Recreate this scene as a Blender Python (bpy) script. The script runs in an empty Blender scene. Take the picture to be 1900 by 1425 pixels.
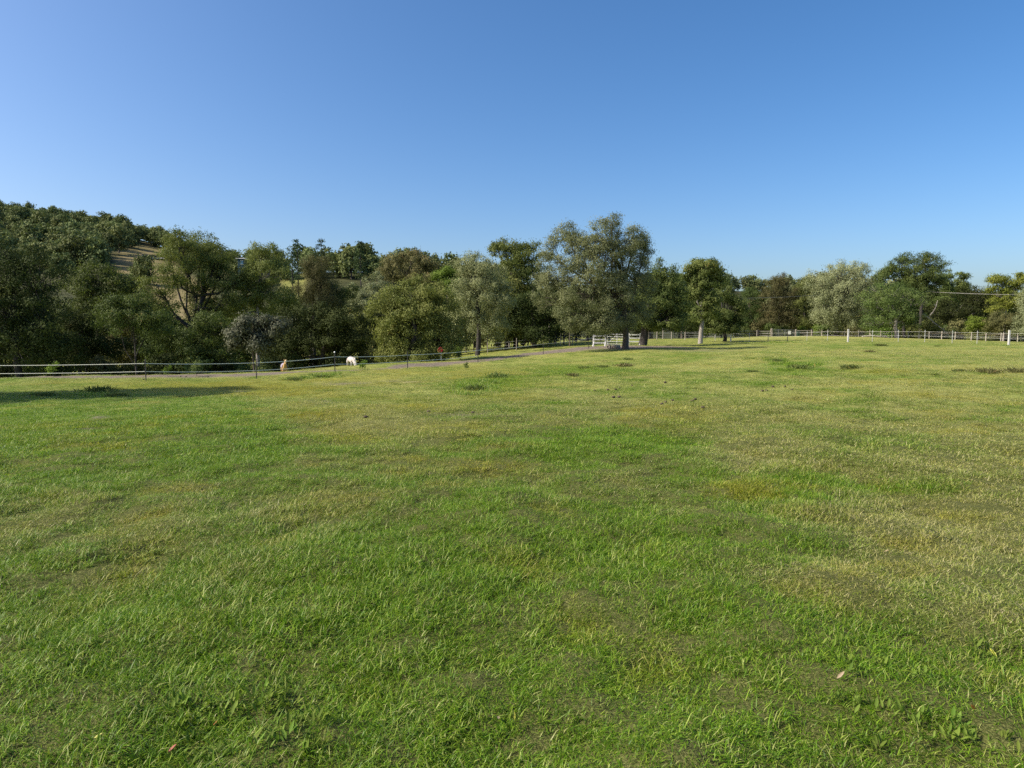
import bpy, math, random
import numpy as np
from mathutils import Vector, Matrix, Quaternion

S = bpy.context.scene
COL = S.collection
R = math.radians
rng = np.random.default_rng(11)
random.seed(5)

# ------------------------------------------------------------------ camera
CAMH = 1.65
PITCH = R(4.92)
FPX = 1267.0
cd = bpy.data.cameras.new('camera')
cd.sensor_width = 36.0
cd.lens = 24.0
cd.clip_start = 0.1
cd.clip_end = 6000
cam = bpy.data.objects.new('camera', cd)
cam.location = (0, 0, CAMH)
cam.rotation_euler = (math.pi / 2 - PITCH, 0, 0)
COL.objects.link(cam)
S.camera = cam

# ------------------------------------------------------------------ light
SUN_EL, SUN_AZ = R(39.5), R(-102)        # azimuth clockwise from +Y (straight ahead)
world = bpy.data.worlds.new('World')
S.world = world
world.use_nodes = True
wn = world.node_tree
bg = wn.nodes['Background']
sky = wn.nodes.new('ShaderNodeTexSky')
sky.sky_type = 'NISHITA'
sky.sun_disc = False
sky.sun_elevation = SUN_EL
sky.sun_rotation = SUN_AZ
sky.altitude = 0
sky.air_density = 0.74
sky.dust_density = 2.4
sky.ozone_density = 1.6
hsv = wn.nodes.new('ShaderNodeHueSaturation')
hsv.inputs['Saturation'].default_value = 1.33
wn.links.new(sky.outputs[0], hsv.inputs['Color'])
wn.links.new(hsv.outputs[0], bg.inputs[0])
bg.inputs[1].default_value = 0.145
sl = bpy.data.lights.new('sun', 'SUN')
sl.energy = 4.6
sl.angle = R(0.5)
sl.color = (1.0, 0.92, 0.80)
sun = bpy.data.objects.new('sun', sl)
sdir = Vector((math.sin(SUN_AZ) * math.cos(SUN_EL), math.cos(SUN_AZ) * math.cos(SUN_EL), math.sin(SUN_EL)))
sun.rotation_euler = sdir.to_track_quat('Z', 'Y').to_euler()
sun.location = sdir * 100
COL.objects.link(sun)
S.view_settings.view_transform = 'Standard'
S.view_settings.look = 'None'
S.view_settings.exposure = 0.5
S.view_settings.gamma = 1.0
S.view_settings.use_curve_mapping = False
S.render.engine = 'CYCLES'
S.cycles.max_bounces = 6
S.cycles.diffuse_bounces = 3
S.cycles.glossy_bounces = 2
S.cycles.transmission_bounces = 4
S.cycles.use_denoising = False

# ------------------------------------------------------------------ helpers
def W(u, v, Y):
    dx, dy = (u - 950) / FPX, (712.5 - v) / FPX
    fy = math.cos(PITCH) + dy * math.sin(PITCH)
    fz = -math.sin(PITCH) + dy * math.cos(PITCH)
    t = Y / fy
    return np.array([dx * t, Y, CAMH + fz * t])

def pix(x, y, z):
    zc = y * math.cos(PITCH) - (z - CAMH) * math.sin(PITCH)
    yc = y * math.sin(PITCH) + (z - CAMH) * math.cos(PITCH)
    zc = np.maximum(zc, 0.05)
    return 950 + FPX * x / zc, 712.5 - FPX * yc / zc

def tag(o, label=None, cat=None, group=None, kind=None):
    if label: o['label'] = label
    if cat: o['category'] = cat
    if group: o['group'] = group
    if kind: o['kind'] = kind
    return o

def empty(name, loc, label, cat, group=None, rz=0):
    o = bpy.data.objects.new(name, None)
    o.location = loc
    o.rotation_euler = (0, 0, rz)
    o.empty_display_size = 0.2
    COL.objects.link(o)
    return tag(o, label, cat, group)

def link(name, me, mat=None, parent=None):
    o = bpy.data.objects.new(name, me)
    COL.objects.link(o)
    if mat is not None and not me.materials:
        me.materials.append(mat)
    if parent is not None:
        o.parent = parent
    return o

def mesh_np(name, V, F, smooth=False, attrs=None):
    """V (n,3), F (m,k) all faces with k corners (or list of arrays)."""
    me = bpy.data.meshes.new(name)
    Fs = F if isinstance(F, list) else [F]
    Fs = [np.asarray(f, dtype=np.int32) for f in Fs if len(f)]
    V = np.asarray(V, dtype=np.float32)
    me.vertices.add(len(V))
    me.vertices.foreach_set('co', V.ravel())
    nl = sum(f.size for f in Fs)
    me.loops.add(nl)
    me.loops.foreach_set('vertex_index', np.concatenate([f.ravel() for f in Fs]))
    npoly = sum(len(f) for f in Fs)
    me.polygons.add(npoly)
    tot = np.concatenate([np.full(len(f), f.shape[1], dtype=np.int32) for f in Fs])
    st = np.concatenate([[0], np.cumsum(tot)[:-1]]).astype(np.int32)
    me.polygons.foreach_set('loop_start', st)
    me.polygons.foreach_set('loop_total', tot)
    me.polygons.foreach_set('use_smooth', np.full(npoly, smooth))
    me.update(calc_edges=True)
    for k, (dt, arr) in (attrs or {}).items():
        a = me.attributes.new(k, dt, 'POINT')
        arr = np.asarray(arr, dtype=np.float32 if dt != 'INT' else np.int32)
        a.data.foreach_set('value' if dt in ('FLOAT', 'INT') else 'vector', arr.ravel())
    return me

class MB:
    """collects boxes and tubes for one mesh"""
    def __init__(s): s.v, s.q, s.t, s.n = [], [], [], 0
    def add(s, V, Q=None, T=None):
        s.v.append(np.asarray(V, float))
        if Q is not None and len(Q): s.q.append(np.asarray(Q) + s.n)
        if T is not None and len(T): s.t.append(np.asarray(T) + s.n)
        s.n += len(V)
    def box(s, c, d, rz=0.0, taper=1.0):
        x, y, z = np.array(d) / 2
        V = np.array([[-x,-y,-z],[x,-y,-z],[x,y,-z],[-x,y,-z],[-x,-y,z],[x,-y,z],[x,y,z],[-x,y,z]], float)
        V[4:, :2] *= taper
        co, si = math.cos(rz), math.sin(rz)
        V = np.stack([V[:,0]*co - V[:,1]*si, V[:,0]*si + V[:,1]*co, V[:,2]], 1) + np.array(c)
        s.add(V, [[0,3,2,1],[4,5,6,7],[0,1,5,4],[1,2,6,5],[2,3,7,6],[3,0,4,7]])
    def tube(s, pts, rad, n=6, cap=True):
        P = np.asarray(pts, float)
        m = len(P)
        rad = np.broadcast_to(np.asarray(rad, float), (m,))
        T = np.gradient(P, axis=0)
        T /= np.linalg.norm(T, axis=1)[:, None] + 1e-9
        ref = np.where(np.abs(T[:, 2:3]) > 0.9, np.array([[1.0, 0, 0]]), np.array([[0, 0, 1.0]]))
        if np.abs(T[:, 2]).max() > 0.9: ref = np.tile([[1.0, 0.01, 0]], (m, 1))
        A = np.cross(T, ref); A /= np.linalg.norm(A, axis=1)[:, None] + 1e-9
        B = np.cross(T, A)
        a = np.arange(n) / n * 2 * math.pi
        V = P[:, None] + rad[:, None, None] * (np.cos(a)[None, :, None] * A[:, None] + np.sin(a)[None, :, None] * B[:, None])
        i = np.arange(m - 1)[:, None] * n; j = np.arange(n)[None]
        j2 = (j + 1) % n
        Q = np.stack([i + j, i + j2, i + n + j2, i + n + j], -1).reshape(-1, 4)
        V = V.reshape(-1, 3); T3 = None
        if cap:
            V = np.vstack([V, P[-1:], P[:1]])
            k = len(V) - 2; b = (m - 1) * n
            T3 = [[b + q, b + (q + 1) % n, k] for q in range(n)] + [[(q + 1) % n, q, k + 1] for q in range(n)]
        s.add(V, Q, T3)
    def mesh(s, name, smooth=False, attrs=None):
        F = []
        if s.q: F.append(np.vstack(s.q))
        if s.t: F.append(np.vstack(s.t))
        return mesh_np(name, np.vstack(s.v), F, smooth, attrs)
    def build(s, name, mat, parent=None, smooth=False):
        return link(name, s.mesh(name, smooth), mat, parent)

# value noise (numpy)
_tab = rng.random((256, 256))
def vnoise(x, y, f=1.0, seed=0):
    x = np.asarray(x) * f + seed * 17.3; y = np.asarray(y) * f + seed * 31.7
    xi, yi = np.floor(x).astype(int), np.floor(y).astype(int)
    fx, fy = x - xi, y - yi
    fx = fx * fx * (3 - 2 * fx); fy = fy * fy * (3 - 2 * fy)
    g = lambda a, b: _tab[a % 256, b % 256]
    return (g(xi, yi) * (1 - fx) + g(xi + 1, yi) * fx) * (1 - fy) + (g(xi, yi + 1) * (1 - fx) + g(xi + 1, yi + 1) * fx) * fy
def fbm(x, y, f, seed=0, o=4):
    s, a, t = 0, 1, 0
    for k in range(o):
        s = s + a * vnoise(x, y, f * 2 ** k, seed + k); t += a; a *= 0.55
    return s / t
def sst(a, b, x):
    t = np.clip((x - a) / (b - a), 0, 1)
    return t * t * (3 - 2 * t)

# ------------------------------------------------------------------ terrain
ctl = []
for p in [(0,0,0),(-4,4,0),(4,4,0),(-3,-6,0),(4,-6,0),(-8,9,-.12),(8,9,0),(0,10,-.02),(0,18,-.2),(10,18,-.02),(20,20,0),(-14,17,-.65),
          (-22,20,-1.0),(-3,28,-.6),(8,30,-.3),(20,32,0),(34,36,.05),(-12,27,-1.1),(-24,28,-1.35),(-2,38,-.95),(10,44,-.5),(24,48,-.1),
          (-34,20,-1.3),(-38,33,-1.6),(44,56,.05),(-50,40,-2.5)]:
    ctl.append(p)
for u, v, Y in [(269,706,38),(475,702,40),(621,691.6,42),(756,684,49),(887,673.5,54),(1008,657,64),(1100,643,72),(1160,648,62),
                (100,698,43),(30,701,42),(350,694.5,43.5),(560,688,47),(700,678,50),(800,670.5,56),
                (930,655,72),(1020,650,75),(985,641,92),(1210,631,98),(1290,630,98),(1355,634.5,85),(1572,633.5,68),(1870,640,58),
                (1430,624.7,117),(1590,625,110),(1720,629,100),(1855,634,92),(1120,634,96),(1250,640,80),(1400,648,62),(1600,650,50),(1900,655,46)]:
    ctl.append(tuple(W(u, v, Y)))
for u, Y, z in [(-100,58,-4.2),(60,60,-4.2),(200,62,-4.2),(350,62,-4),(480,62,-3.9),(600,66,-3.4),(700,72,-3.1),(800,80,-2.6),(860,88,-2.2),(-100,100,-5),(200,100,-5),
                (500,100,-4.2),(800,120,-3),(1000,130,-2),(1300,140,-1.5),(1600,140,-1.8),(1900,130,-2),(-300,60,-4.5),(2150,60,-.3),(2150,110,-1.5)]:
    ctl.append(((u - 950) / FPX * Y, Y, z))
ctl = np.array(ctl, float)
def _tps(r2): return np.where(r2 > 1e-9, r2 * np.log(np.maximum(r2, 1e-9)), 0)
_n = len(ctl)
_K = _tps(((ctl[:, None, :2] - ctl[None, :, :2]) ** 2).sum(-1)) + np.eye(_n) * 4.0
_P = np.hstack([np.ones((_n, 1)), ctl[:, :2]])
_A = np.block([[_K, _P], [_P.T, np.zeros((3, 3))]])
_w = np.linalg.solve(_A, np.concatenate([ctl[:, 2], np.zeros(3)]))

# far ridge: columns of (u, ground ridge row, ridge distance)
RID = np.array([(-900,470,560),(-400,415,560),(-120,398,550),(0,402,540),(60,412,535),(130,420,525),(200,428,515),(250,440,505),(300,455,490),(360,480,430),(440,500,340),
                (520,508,300),(600,506,290),(700,508,285),(760,514,290),(830,522,300),(950,534,330),(1100,545,350),(1220,545,380),(1300,543,420),(1350,539,440),(1400,539,440),
                (1480,548,420),(1560,556,400),(1700,565,400),(1900,572,400),(2300,575,420),(3000,580,450)], float)
def hillz(x, y):
    ys = np.maximum(y, 60)
    u = 950 + FPX * x / ys
    vg = np.interp(u, RID[:, 0], RID[:, 1]); Rr = np.interp(u, RID[:, 0], RID[:, 2])
    zr = CAMH + (603 - vg) / FPX * Rr
    t = np.clip((y - 135) / (Rr - 135), 0, 1.6)
    up = np.where(t < 1, t ** 1.25, 1 - 0.55 * sst(1, 1.6, t))
    return -3.5 + (zr + 3.5) * up
def H(x, y):
    x = np.asarray(x, float); y = np.asarray(y, float)
    shp = np.broadcast(x, y).shape
    xf = np.broadcast_to(x, shp).ravel(); yf = np.broadcast_to(y, shp).ravel()
    out = np.empty(len(xf))
    for a in range(0, len(xf), 20000):
        X, Y = xf[a:a+20000], yf[a:a+20000]
        z = _tps((X[:, None] - ctl[None, :, 0]) ** 2 + (Y[:, None] - ctl[None, :, 1]) ** 2) @ _w[:_n] + _w[_n] + _w[_n+1] * X + _w[_n+2] * Y
        out[a:a+20000] = z
    out = np.clip(out, -6, 1.2)
    w = sst(130, 175, yf)
    out = out * (1 - w) + hillz(xf, yf) * w
    r = np.hypot(xf, yf)
    out = out + (fbm(xf, yf, 0.35, 3) - .5) * 0.22 * sst(1, 12, r) + (fbm(xf, yf, 1.3, 7) - .5) * 0.17 * sst(0.5, 3, r) * (1 - .5 * sst(20, 60, r)) + (vnoise(xf, yf, 3.7, 9) - .5) * .035 * (1 - sst(12, 40, r))
    out = out + w * (fbm(xf, yf, 0.02, 5) - .5) * 3
    return out.reshape(shp)
def h(x, y): return float(H(np.array([x]), np.array([y]))[0])

def ground_at(u, v, ymin=1.5, ymax=140):
    """first ground point on the pixel ray"""
    ys = np.exp(np.linspace(math.log(ymin), math.log(ymax), 600))
    P = np.array([W(u, v, Y) for Y in ys])
    d = P[:, 2] - H(P[:, 0], P[:, 1])
    k = np.argmax(d < 0)
    if d[k] >= 0: k = len(ys) - 1
    return P[k, 0], P[k, 1], float(H(P[k:k+1, 0], P[k:k+1, 1])[0])

# colour fields of the paddock (what grows where)
def blobs(u, v, L):
    s = 0
    for (a, b, ra, rb, k) in L:
        s = s + k * np.exp(-((u - a) / ra) ** 2 - ((v - b) / rb) ** 2)
    return s
DRYB = [(700,790,130,30,.5),(420,800,130,40,-.25),(150,800,250,60,-.35),(1080,830,110,26,-.55),(1230,815,70,18,-.6),(1420,850,130,30,.35),(1480,905,110,26,-.55),(1700,905,120,25,-.5),
        (1620,835,120,20,-.35),(1700,1010,220,90,.42),(1830,1130,120,60,.35),(1400,1000,110,40,-.25),(1380,1060,110,30,.35),(1550,1080,90,30,.25),(900,712,80,14,-.8),(1090,686,90,9,-.8),
        (1470,680,60,8,-.6),(1600,688,110,6,-.35),(1020,900,60,20,.35),(1150,890,60,25,.45),(1230,935,60,30,.3),(1100,1000,180,60,-.4),(800,1050,260,90,-.25),(300,1250,500,150,-.3),(1000,1300,300,120,-.25),
        (1500,1330,260,60,-.1),(1290,740,60,8,-.35),(1430,712,50,5,-.45),(1555,725,60,6,-.5),(1880,760,130,16,-.3),(1300,800,60,12,.3),(250,860,200,30,.12),(80,960,160,30,.15),(300,760,160,12,.2),
        (620,915,90,25,.12),(1620,640,200,4,-.3),(1280,660,80,8,-.35),(700,700,150,12,.1),(450,1080,200,50,.1)]
YELB = [(330,716,170,9,1.1),(520,722,120,14,.8),(680,738,90,5,.9),(600,770,60,12,.9),(650,815,70,12,1.0),(770,755,80,12,.6),(840,795,60,12,.5),(950,715,60,10,.5),(930,738,70,6,.8),(640,705,150,10,.5),(850,690,180,10,.5),
        (1400,905,60,22,.7),(1280,780,70,25,.5),(1630,690,50,4,.7),(1510,870,70,15,.35),(1700,930,80,20,.2),(100,790,80,12,.3)]
def fields(x, y, z):
    u, v = pix(x, y, z)
    edge = np.interp(u, [-300, 0, 300, 430, 560, 620, 900, 1150, 1280, 1450, 1900, 2300], [715, 718, 722, 742, 800, 826, 800, 800, 822, 900, 1080, 1150])
    n1 = fbm(x, y, 0.55, 21); n2 = fbm(x, y, 2.1, 25); n3 = fbm(x, y, .16, 29)
    wv = 24 + 0.10 * np.abs(edge - 720)
    dry = 1 / (1 + np.exp((v - edge + (n1 - .5) * 120 * np.clip((v - 600) / 250, .12, 1)) / wv))
    dry = .04 + dry * .68 - .16 * sst(950, 1200, v) * (1 - .6 * sst(1300, 1700, u)) + blobs(u, v, DRYB) + (n1 - .5) * 1.3 + (n2 - .5) * .95 + (n3 - .5) * .5
    yel = blobs(u, v, YELB) * (0.3 + 1.5 * n1) * .75 + np.clip(n1 * n2 * 4.2 - 1.35, 0, .7)
    # bare earth of the track along the tape fence
    xs = x
    yc = np.interp(u, [-300, 0, 269, 475, 621, 700, 756, 887, 1008, 1100, 1170, 1240], [41.3, 41.3, 41.8, 43.2, 45, 46.5, 50.8, 56.5, 66.5, 70, 66, 66])
    hw = np.interp(u, [-300, 0, 269, 475, 560, 621, 756, 887, 1008, 1100, 1170, 1250, 1300], [2.1, 2.1, 2.1, 1.7, 1.2, .5, 1.5, 2.3, 3.2, 5.0, 3.5, 2.0, 0.1])
    dirt = sst(1.25, .7, np.abs(y - yc) / hw + (n1 - .5) * .7 + (n2 - .5) * .5)
    dirt = np.where(hw < .15, 0, dirt)
    far = sst(80, 100, y) * sst(1300, 1400, u)
    dry = dry + far * .35
    lo = blobs(u, v, [(640,712,50,3,.7),(740,708,40,2.5,.6),(590,745,30,4,.6),(850,770,60,6,.5),(440,727,20,3,.5),(180,773,18,3,.8),(160,797,14,2,.8),(1300,650,60,3,.5)])
    dirt = np.clip(dirt + np.clip(lo + (n2 - .5) * .6 * (lo > .1), 0, .8), 0, 1)
    return np.clip(dry, 0, 1), np.clip(yel, 0, 1), dirt

# ------------------------------------------------------------------ materials
def newmat(name):
    m = bpy.data.materials.new(name); m.use_nodes = True
    nt = m.node_tree; b = nt.nodes['Principled BSDF']
    return m, nt, b
def N(nt, t, **k):
    n = nt.nodes.new(t)
    for a, v in k.items(): setattr(n, a, v)
    return n
def ramp(nt, fac, stops):
    r = N(nt, 'ShaderNodeValToRGB')
    e = r.color_ramp.elements
    while len(e) < len(stops): e.new(0.5)
    for i, (p, c) in enumerate(stops):
        e[i].position = p; e[i].color = (*c, 1) if len(c) == 3 else c
    nt.links.new(fac, r.inputs[0]); return r.outputs[0]
def mix(nt, f, a, b, mode='MIX'):
    n = N(nt, 'ShaderNodeMix', data_type='RGBA', blend_type=mode)
    for s, v in ((0, f), (6, a), (7, b)):
        if isinstance(v, (int, float)): n.inputs[s].default_value = v
        elif isinstance(v, tuple): n.inputs[s].default_value = (*v, 1)
        else: nt.links.new(v, n.inputs[s])
    return n.outputs[2]
def math_(nt, op, a, b=0.0, c=None):
    n = N(nt, 'ShaderNodeMath', operation=op)
    for i, v in enumerate((a, b) if c is None else (a, b, c)):
        if isinstance(v, (int, float)): n.inputs[i].default_value = v
        else: nt.links.new(v, n.inputs[i])
    return n.outputs[0]
def noise(nt, scale, detail=4, vec=None, rough=.6):
    n = N(nt, 'ShaderNodeTexNoise'); n.inputs['Scale'].default_value = scale; n.inputs['Detail'].default_value = detail; n.inputs['Roughness'].default_value = rough
    if vec is not None: nt.links.new(vec, n.inputs['Vector'])
    return n.outputs[0]
def attr(nt, name, typ='GEOMETRY'):
    a = N(nt, 'ShaderNodeAttribute', attribute_type=typ, attribute_name=name)
    return a.outputs['Fac']

def plain(name, col, rough=.7, var=.25, scale=6, metal=0.0):
    m, nt, b = newmat(name)
    tc = N(nt, 'ShaderNodeTexCoord').outputs['Object']
    n = noise(nt, scale, 5, tc)
    c = ramp(nt, n, [(.25, tuple(x * (1 - var) for x in col)), (.75, tuple(min(1, x * (1 + var)) for x in col))])
    nt.links.new(c, b.inputs['Base Color'])
    b.inputs['Roughness'].default_value = rough
    b.inputs['Metallic'].default_value = metal
    return m

def leafmat(name, a, b_, transl=.3, rough=.5, spec=.35, hue=None):
    m, nt, b = newmat(name)
    t = attr(nt, 'tint')
    oi = N(nt, 'ShaderNodeObjectInfo').outputs['Random']
    c = mix(nt, t, a, b_)
    if hue: c = mix(nt, math_(nt, 'GREATER_THAN', t, .965), c, hue)
    v = math_(nt, 'MULTIPLY_ADD', oi, .55, .72)
    hs = N(nt, 'ShaderNodeHueSaturation'); nt.links.new(c, hs.inputs['Color']); nt.links.new(v, hs.inputs['Value'])
    nt.links.new(math_(nt, 'MULTIPLY_ADD', math_(nt, 'FRACT', math_(nt, 'MULTIPLY', oi, 7.31)), .028, .484), hs.inputs['Hue'])
    c = hs.outputs[0]
    nt.links.new(c, b.inputs['Base Color'])
    b.inputs['Roughness'].default_value = rough + .12
    b.inputs['Specular IOR Level'].default_value = spec * .4
    tr = N(nt, 'ShaderNodeBsdfTranslucent')
    tc = mix(nt, .5, c, (a[0] * 1.6, a[1] * 1.5, a[2] * .6))
    nt.links.new(tc, tr.inputs[0])
    ms = N(nt, 'ShaderNodeMixShader'); ms.inputs[0].default_value = transl
    nt.links.new(b.outputs[0], ms.inputs[1]); nt.links.new(tr.outputs[0], ms.inputs[2])
    nt.links.new(ms.outputs[0], nt.nodes['Material Output'].inputs[0])
    return m

M = {}
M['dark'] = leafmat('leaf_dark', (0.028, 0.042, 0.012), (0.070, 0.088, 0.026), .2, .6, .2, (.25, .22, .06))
M['olive'] = leafmat('leaf_olive', (0.092, 0.118, 0.028), (0.205, 0.220, 0.062), .38, .5, .35, (.22, .16, .05))
M['mid'] = leafmat('leaf_mid', (0.064, 0.100, 0.026), (0.155, 0.190, 0.052), .34, .5, .35, (.25, .2, .05))
M['grey'] = leafmat('leaf_greygreen', (0.130, 0.155, 0.064), (0.265, 0.285, 0.135), .25, .55, .35)
M['pale'] = leafmat('leaf_pale', (0.165, 0.182, 0.085), (0.270, 0.285, 0.150), .25, .6, .3)
M['bright'] = leafmat('leaf_bright', (0.095, 0.165, 0.020), (0.200, 0.270, 0.045), .35, .5, .3)
M['yellow'] = leafmat('leaf_yellow', (0.110, 0.150, 0.020), (0.235, 0.250, 0.050), .35, .5, .3)
M['brown'] = leafmat('leaf_brownish', (0.085, 0.090, 0.032), (0.180, 0.168, 0.066), .25, .55, .3, (.25, .17, .07))
M['rosy'] = leafmat('leaf_silvery', (0.055, 0.064, 0.036), (0.135, 0.140, 0.090), .2, .55, .3)
M['hill'] = leafmat('leaf_hill', (0.080, 0.112, 0.038), (0.185, 0.210, 0.078), .2, .6, .25, (.14, .11, .06))
M['pine'] = leafmat('leaf_pine', (0.034, 0.061, 0.021), (0.077, 0.117, 0.037), .1, .6, .3)
M['bark'] = plain('bark', (.085, .068, .052), .9, .4, 14)
M['barkdark'] = plain('bark_dark', (.038, .032, .028), .9, .4, 14)
M['barkpale'] = plain('bark_pale', (.25, .225, .195), .85, .35, 9)
M['white'] = plain('white_paint', (.78, .77, .72), .55, .06, 5)
M['postwhite'] = plain('weathered_white', (.50, .49, .46), .8, .35, 9)
M['tape'] = plain('white_tape', (.80, .78, .70), .6, .05, 5)
M['wood'] = plain('weathered_wood', (.30, .26, .21), .85, .3, 12)
M['woodpale'] = plain('pale_wood', (.36, .32, .26), .85, .22, 12)
M['steel'] = plain('dark_steel', (.035, .033, .032), .6, .25, 12)
M['galv'] = plain('galvanised', (.35, .36, .37), .45, .15, 12, .5)
M['wire'] = plain('wire', (.45, .45, .44), .5, .1, 12, .4)
M['red'] = plain('red_plastic', (.62, .02, .04), .4, .1, 9)
M['rock'] = plain('stone', (.28, .22, .18), .9, .3, 12)

def ground_mat():
    m, nt, b = newmat('paddock_ground')
    pos = N(nt, 'ShaderNodeNewGeometry').outputs['Position']
    dry, yel, dirt, turf_shade = attr(nt, 'dry'), attr(nt, 'yel'), attr(nt, 'dirt'), attr(nt, 'thatch_shade')
    nf = noise(nt, 9, 6, pos, .75)
    nm = noise(nt, 1.7, 5, pos, .65)
    g = ramp(nt, nf, [(.30, (.055, .090, .010)), (.55, (.130, .195, .024)), (.75, (.210, .255, .050))])
    d = ramp(nt, nf, [(.28, (.155, .160, .034)), (.50, (.300, .305, .082)), (.75, (.420, .400, .150))])
    f = math_(nt, 'ADD', dry, math_(nt, 'MULTIPLY_ADD', nm, 1.1, -.55))
    f = N(nt, 'ShaderNodeClamp'); nt.links.new(math_(nt, 'ADD', dry, math_(nt, 'MULTIPLY_ADD', nm, 1.0, -.5)), f.inputs[0]); f = f.outputs[0]
    c = mix(nt, f, g, d)
    y = ramp(nt, nf, [(.3, (.090, .110, .010)), (.7, (.270, .250, .030))])
    c = mix(nt, math_(nt, 'MULTIPLY', yel, .75), c, y)
    th = ramp(nt, noise(nt, 90, 6, pos, .85), [(.36, (.022, .024, .008)), (.5, (.085, .095, .024)), (.62, (.190, .190, .065))])  # soil and thatch colour, darkened to paint in the shade between blades
    c = mix(nt, turf_shade, c, th)
    e = ramp(nt, nf, [(.28, (.060, .045, .034)), (.5, (.185, .150, .118)), (.75, (.300, .255, .205))])
    c = mix(nt, dirt, c, e)
    nt.links.new(c, b.inputs['Base Color'])
    b.inputs['Roughness'].default_value = .95
    b.inputs['Specular IOR Level'].default_value = .1
    bp = N(nt, 'ShaderNodeBump'); bp.inputs['Strength'].default_value = .8; bp.inputs['Distance'].default_value = .06
    nt.links.new(nf, bp.inputs['Height']); nt.links.new(bp.outputs[0], b.inputs['Normal'])
    return m
M['ground'] = ground_mat()

def hill_mat():
    m, nt, b = newmat('hillside_grass')
    pos = N(nt, 'ShaderNodeNewGeometry').outputs['Position']
    n = noise(nt, .06, 8, pos, .7)
    c = ramp(nt, n, [(.3, (.095, .085, .030)), (.5, (.185, .155, .065)), (.7, (.255, .195, .105))])
    gr = attr(nt, 'green')
    c2 = ramp(nt, n, [(.3, (.10, .12, .03)), (.7, (.25, .24, .07))])
    c = mix(nt, gr, c, c2)
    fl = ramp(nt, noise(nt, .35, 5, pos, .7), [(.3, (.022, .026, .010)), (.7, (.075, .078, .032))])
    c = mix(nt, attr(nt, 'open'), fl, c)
    nt.links.new(c, b.inputs['Base Color']); b.inputs['Roughness'].default_value = .95
    b.inputs['Specular IOR Level'].default_value = .1
    return m
M['hillground'] = hill_mat()

def grass_mat():
    m, nt, b = newmat('grass_blades')
    dry, yel = attr(nt, 'dry', 'INSTANCER'), attr(nt, 'yel', 'INSTANCER')
    rnd = attr(nt, 'rnd', 'INSTANCER')
    t = attr(nt, 'tint')                 # per blade 0..1
    tip = attr(nt, 'tip')
    pos = N(nt, 'ShaderNodeNewGeometry').outputs['Position']
    nn = noise(nt, 3.0, 3, pos)
    green = ramp(nt, t, [(.0, (.066, .160, .006)), (.5, (.150, .275, .012)), (.85, (.250, .345, .030)), (1, (.38, .42, .12))])
    straw = ramp(nt, t, [(.0, (.205, .230, .034)), (.45, (.335, .345, .083)), (.8, (.45, .42, .15)), (1, (.56, .51, .28))])
    f = math_(nt, 'ADD', math_(nt, 'MULTIPLY', dry, 1.35), math_(nt, 'MULTIPLY_ADD', nn, .7, -.55))
    f = math_(nt, 'ADD', f, math_(nt, 'MULTIPLY_ADD', t, .65, -.36))
    f = math_(nt, 'ADD', f, math_(nt, 'MULTIPLY_ADD', tip, .15, 0.0))
    cl = N(nt, 'ShaderNodeClamp'); nt.links.new(f, cl.inputs[0])
    c = mix(nt, cl.outputs[0], green, straw)
    yc = ramp(nt, t, [(.0, (.19, .23, .012)), (.6, (.34, .33, .025)), (1, (.45, .36, .05))])
    c = mix(nt, math_(nt, 'MULTIPLY', yel, .9), c, yc)
    hs = N(nt, 'ShaderNodeHueSaturation'); nt.links.new(c, hs.inputs['Color'])
    nt.links.new(math_(nt, 'MULTIPLY_ADD', rnd, .4, .8), hs.inputs['Value'])
    c = hs.outputs[0]
    nt.links.new(c, b.inputs['Base Color'])
    b.inputs['Roughness'].default_value = .45
    b.inputs['Specular IOR Level'].default_value = .25
    tr = N(nt, 'ShaderNodeBsdfTranslucent'); nt.links.new(c, tr.inputs[0])
    ms = N(nt, 'ShaderNodeMixShader'); ms.inputs[0].default_value = .4
    nt.links.new(b.outputs[0], ms.inputs[1]); nt.links.new(tr.outputs[0], ms.inputs[2])
    nt.links.new(ms.outputs[0], nt.nodes['Material Output'].inputs[0])
    return m
M['grass'] = grass_mat()

# ------------------------------------------------------------------ ground meshes
def ground_mesh():
    nr, na = 520, 420
    r = np.concatenate([[0.0], np.exp(np.linspace(math.log(.5), math.log(175), nr - 1))])
    a = np.linspace(R(-78), R(78), na)
    rr, aa = np.meshgrid(r, a, indexing='ij')
    x = rr * np.sin(aa); y = rr * np.cos(aa) - 1.5
    z = H(x, y)
    V = np.stack([x, y, z], -1).reshape(-1, 3)
    dry, yel, dirt = fields(V[:, 0], np.maximum(V[:, 1], 1.0), V[:, 2])
    i, j = np.meshgrid(np.arange(nr - 1), np.arange(na - 1), indexing='ij')
    k = (i * na + j).ravel()
    F = np.stack([k, k + 1, k + na + 1, k + na], 1)[:, ::-1]
    cen = V[F].mean(1)
    fd = dirt[F].mean(1)
    trk = (fd > .5) & (cen[:, 1] > 37) & (cen[:, 1] < 75)
    th = 1 - sst(7, 22, np.hypot(V[:, 0], V[:, 1])) * .92  # weight of the painted blade shade on the soil, fading with distance
    for nm, sel in (('field', ~trk), ('dirt_track', trk)):
        f = F[sel]; used, inv = np.unique(f, return_inverse=True)
        me = mesh_np(nm, V[used], inv.reshape(f.shape), True, {'dry': ('FLOAT', dry[used]), 'yel': ('FLOAT', yel[used]), 'dirt': ('FLOAT', dirt[used]), 'thatch_shade': ('FLOAT', th[used])})
        o = link(nm, me, M['ground']); tag(o, kind='structure')
ground_mesh()

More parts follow.
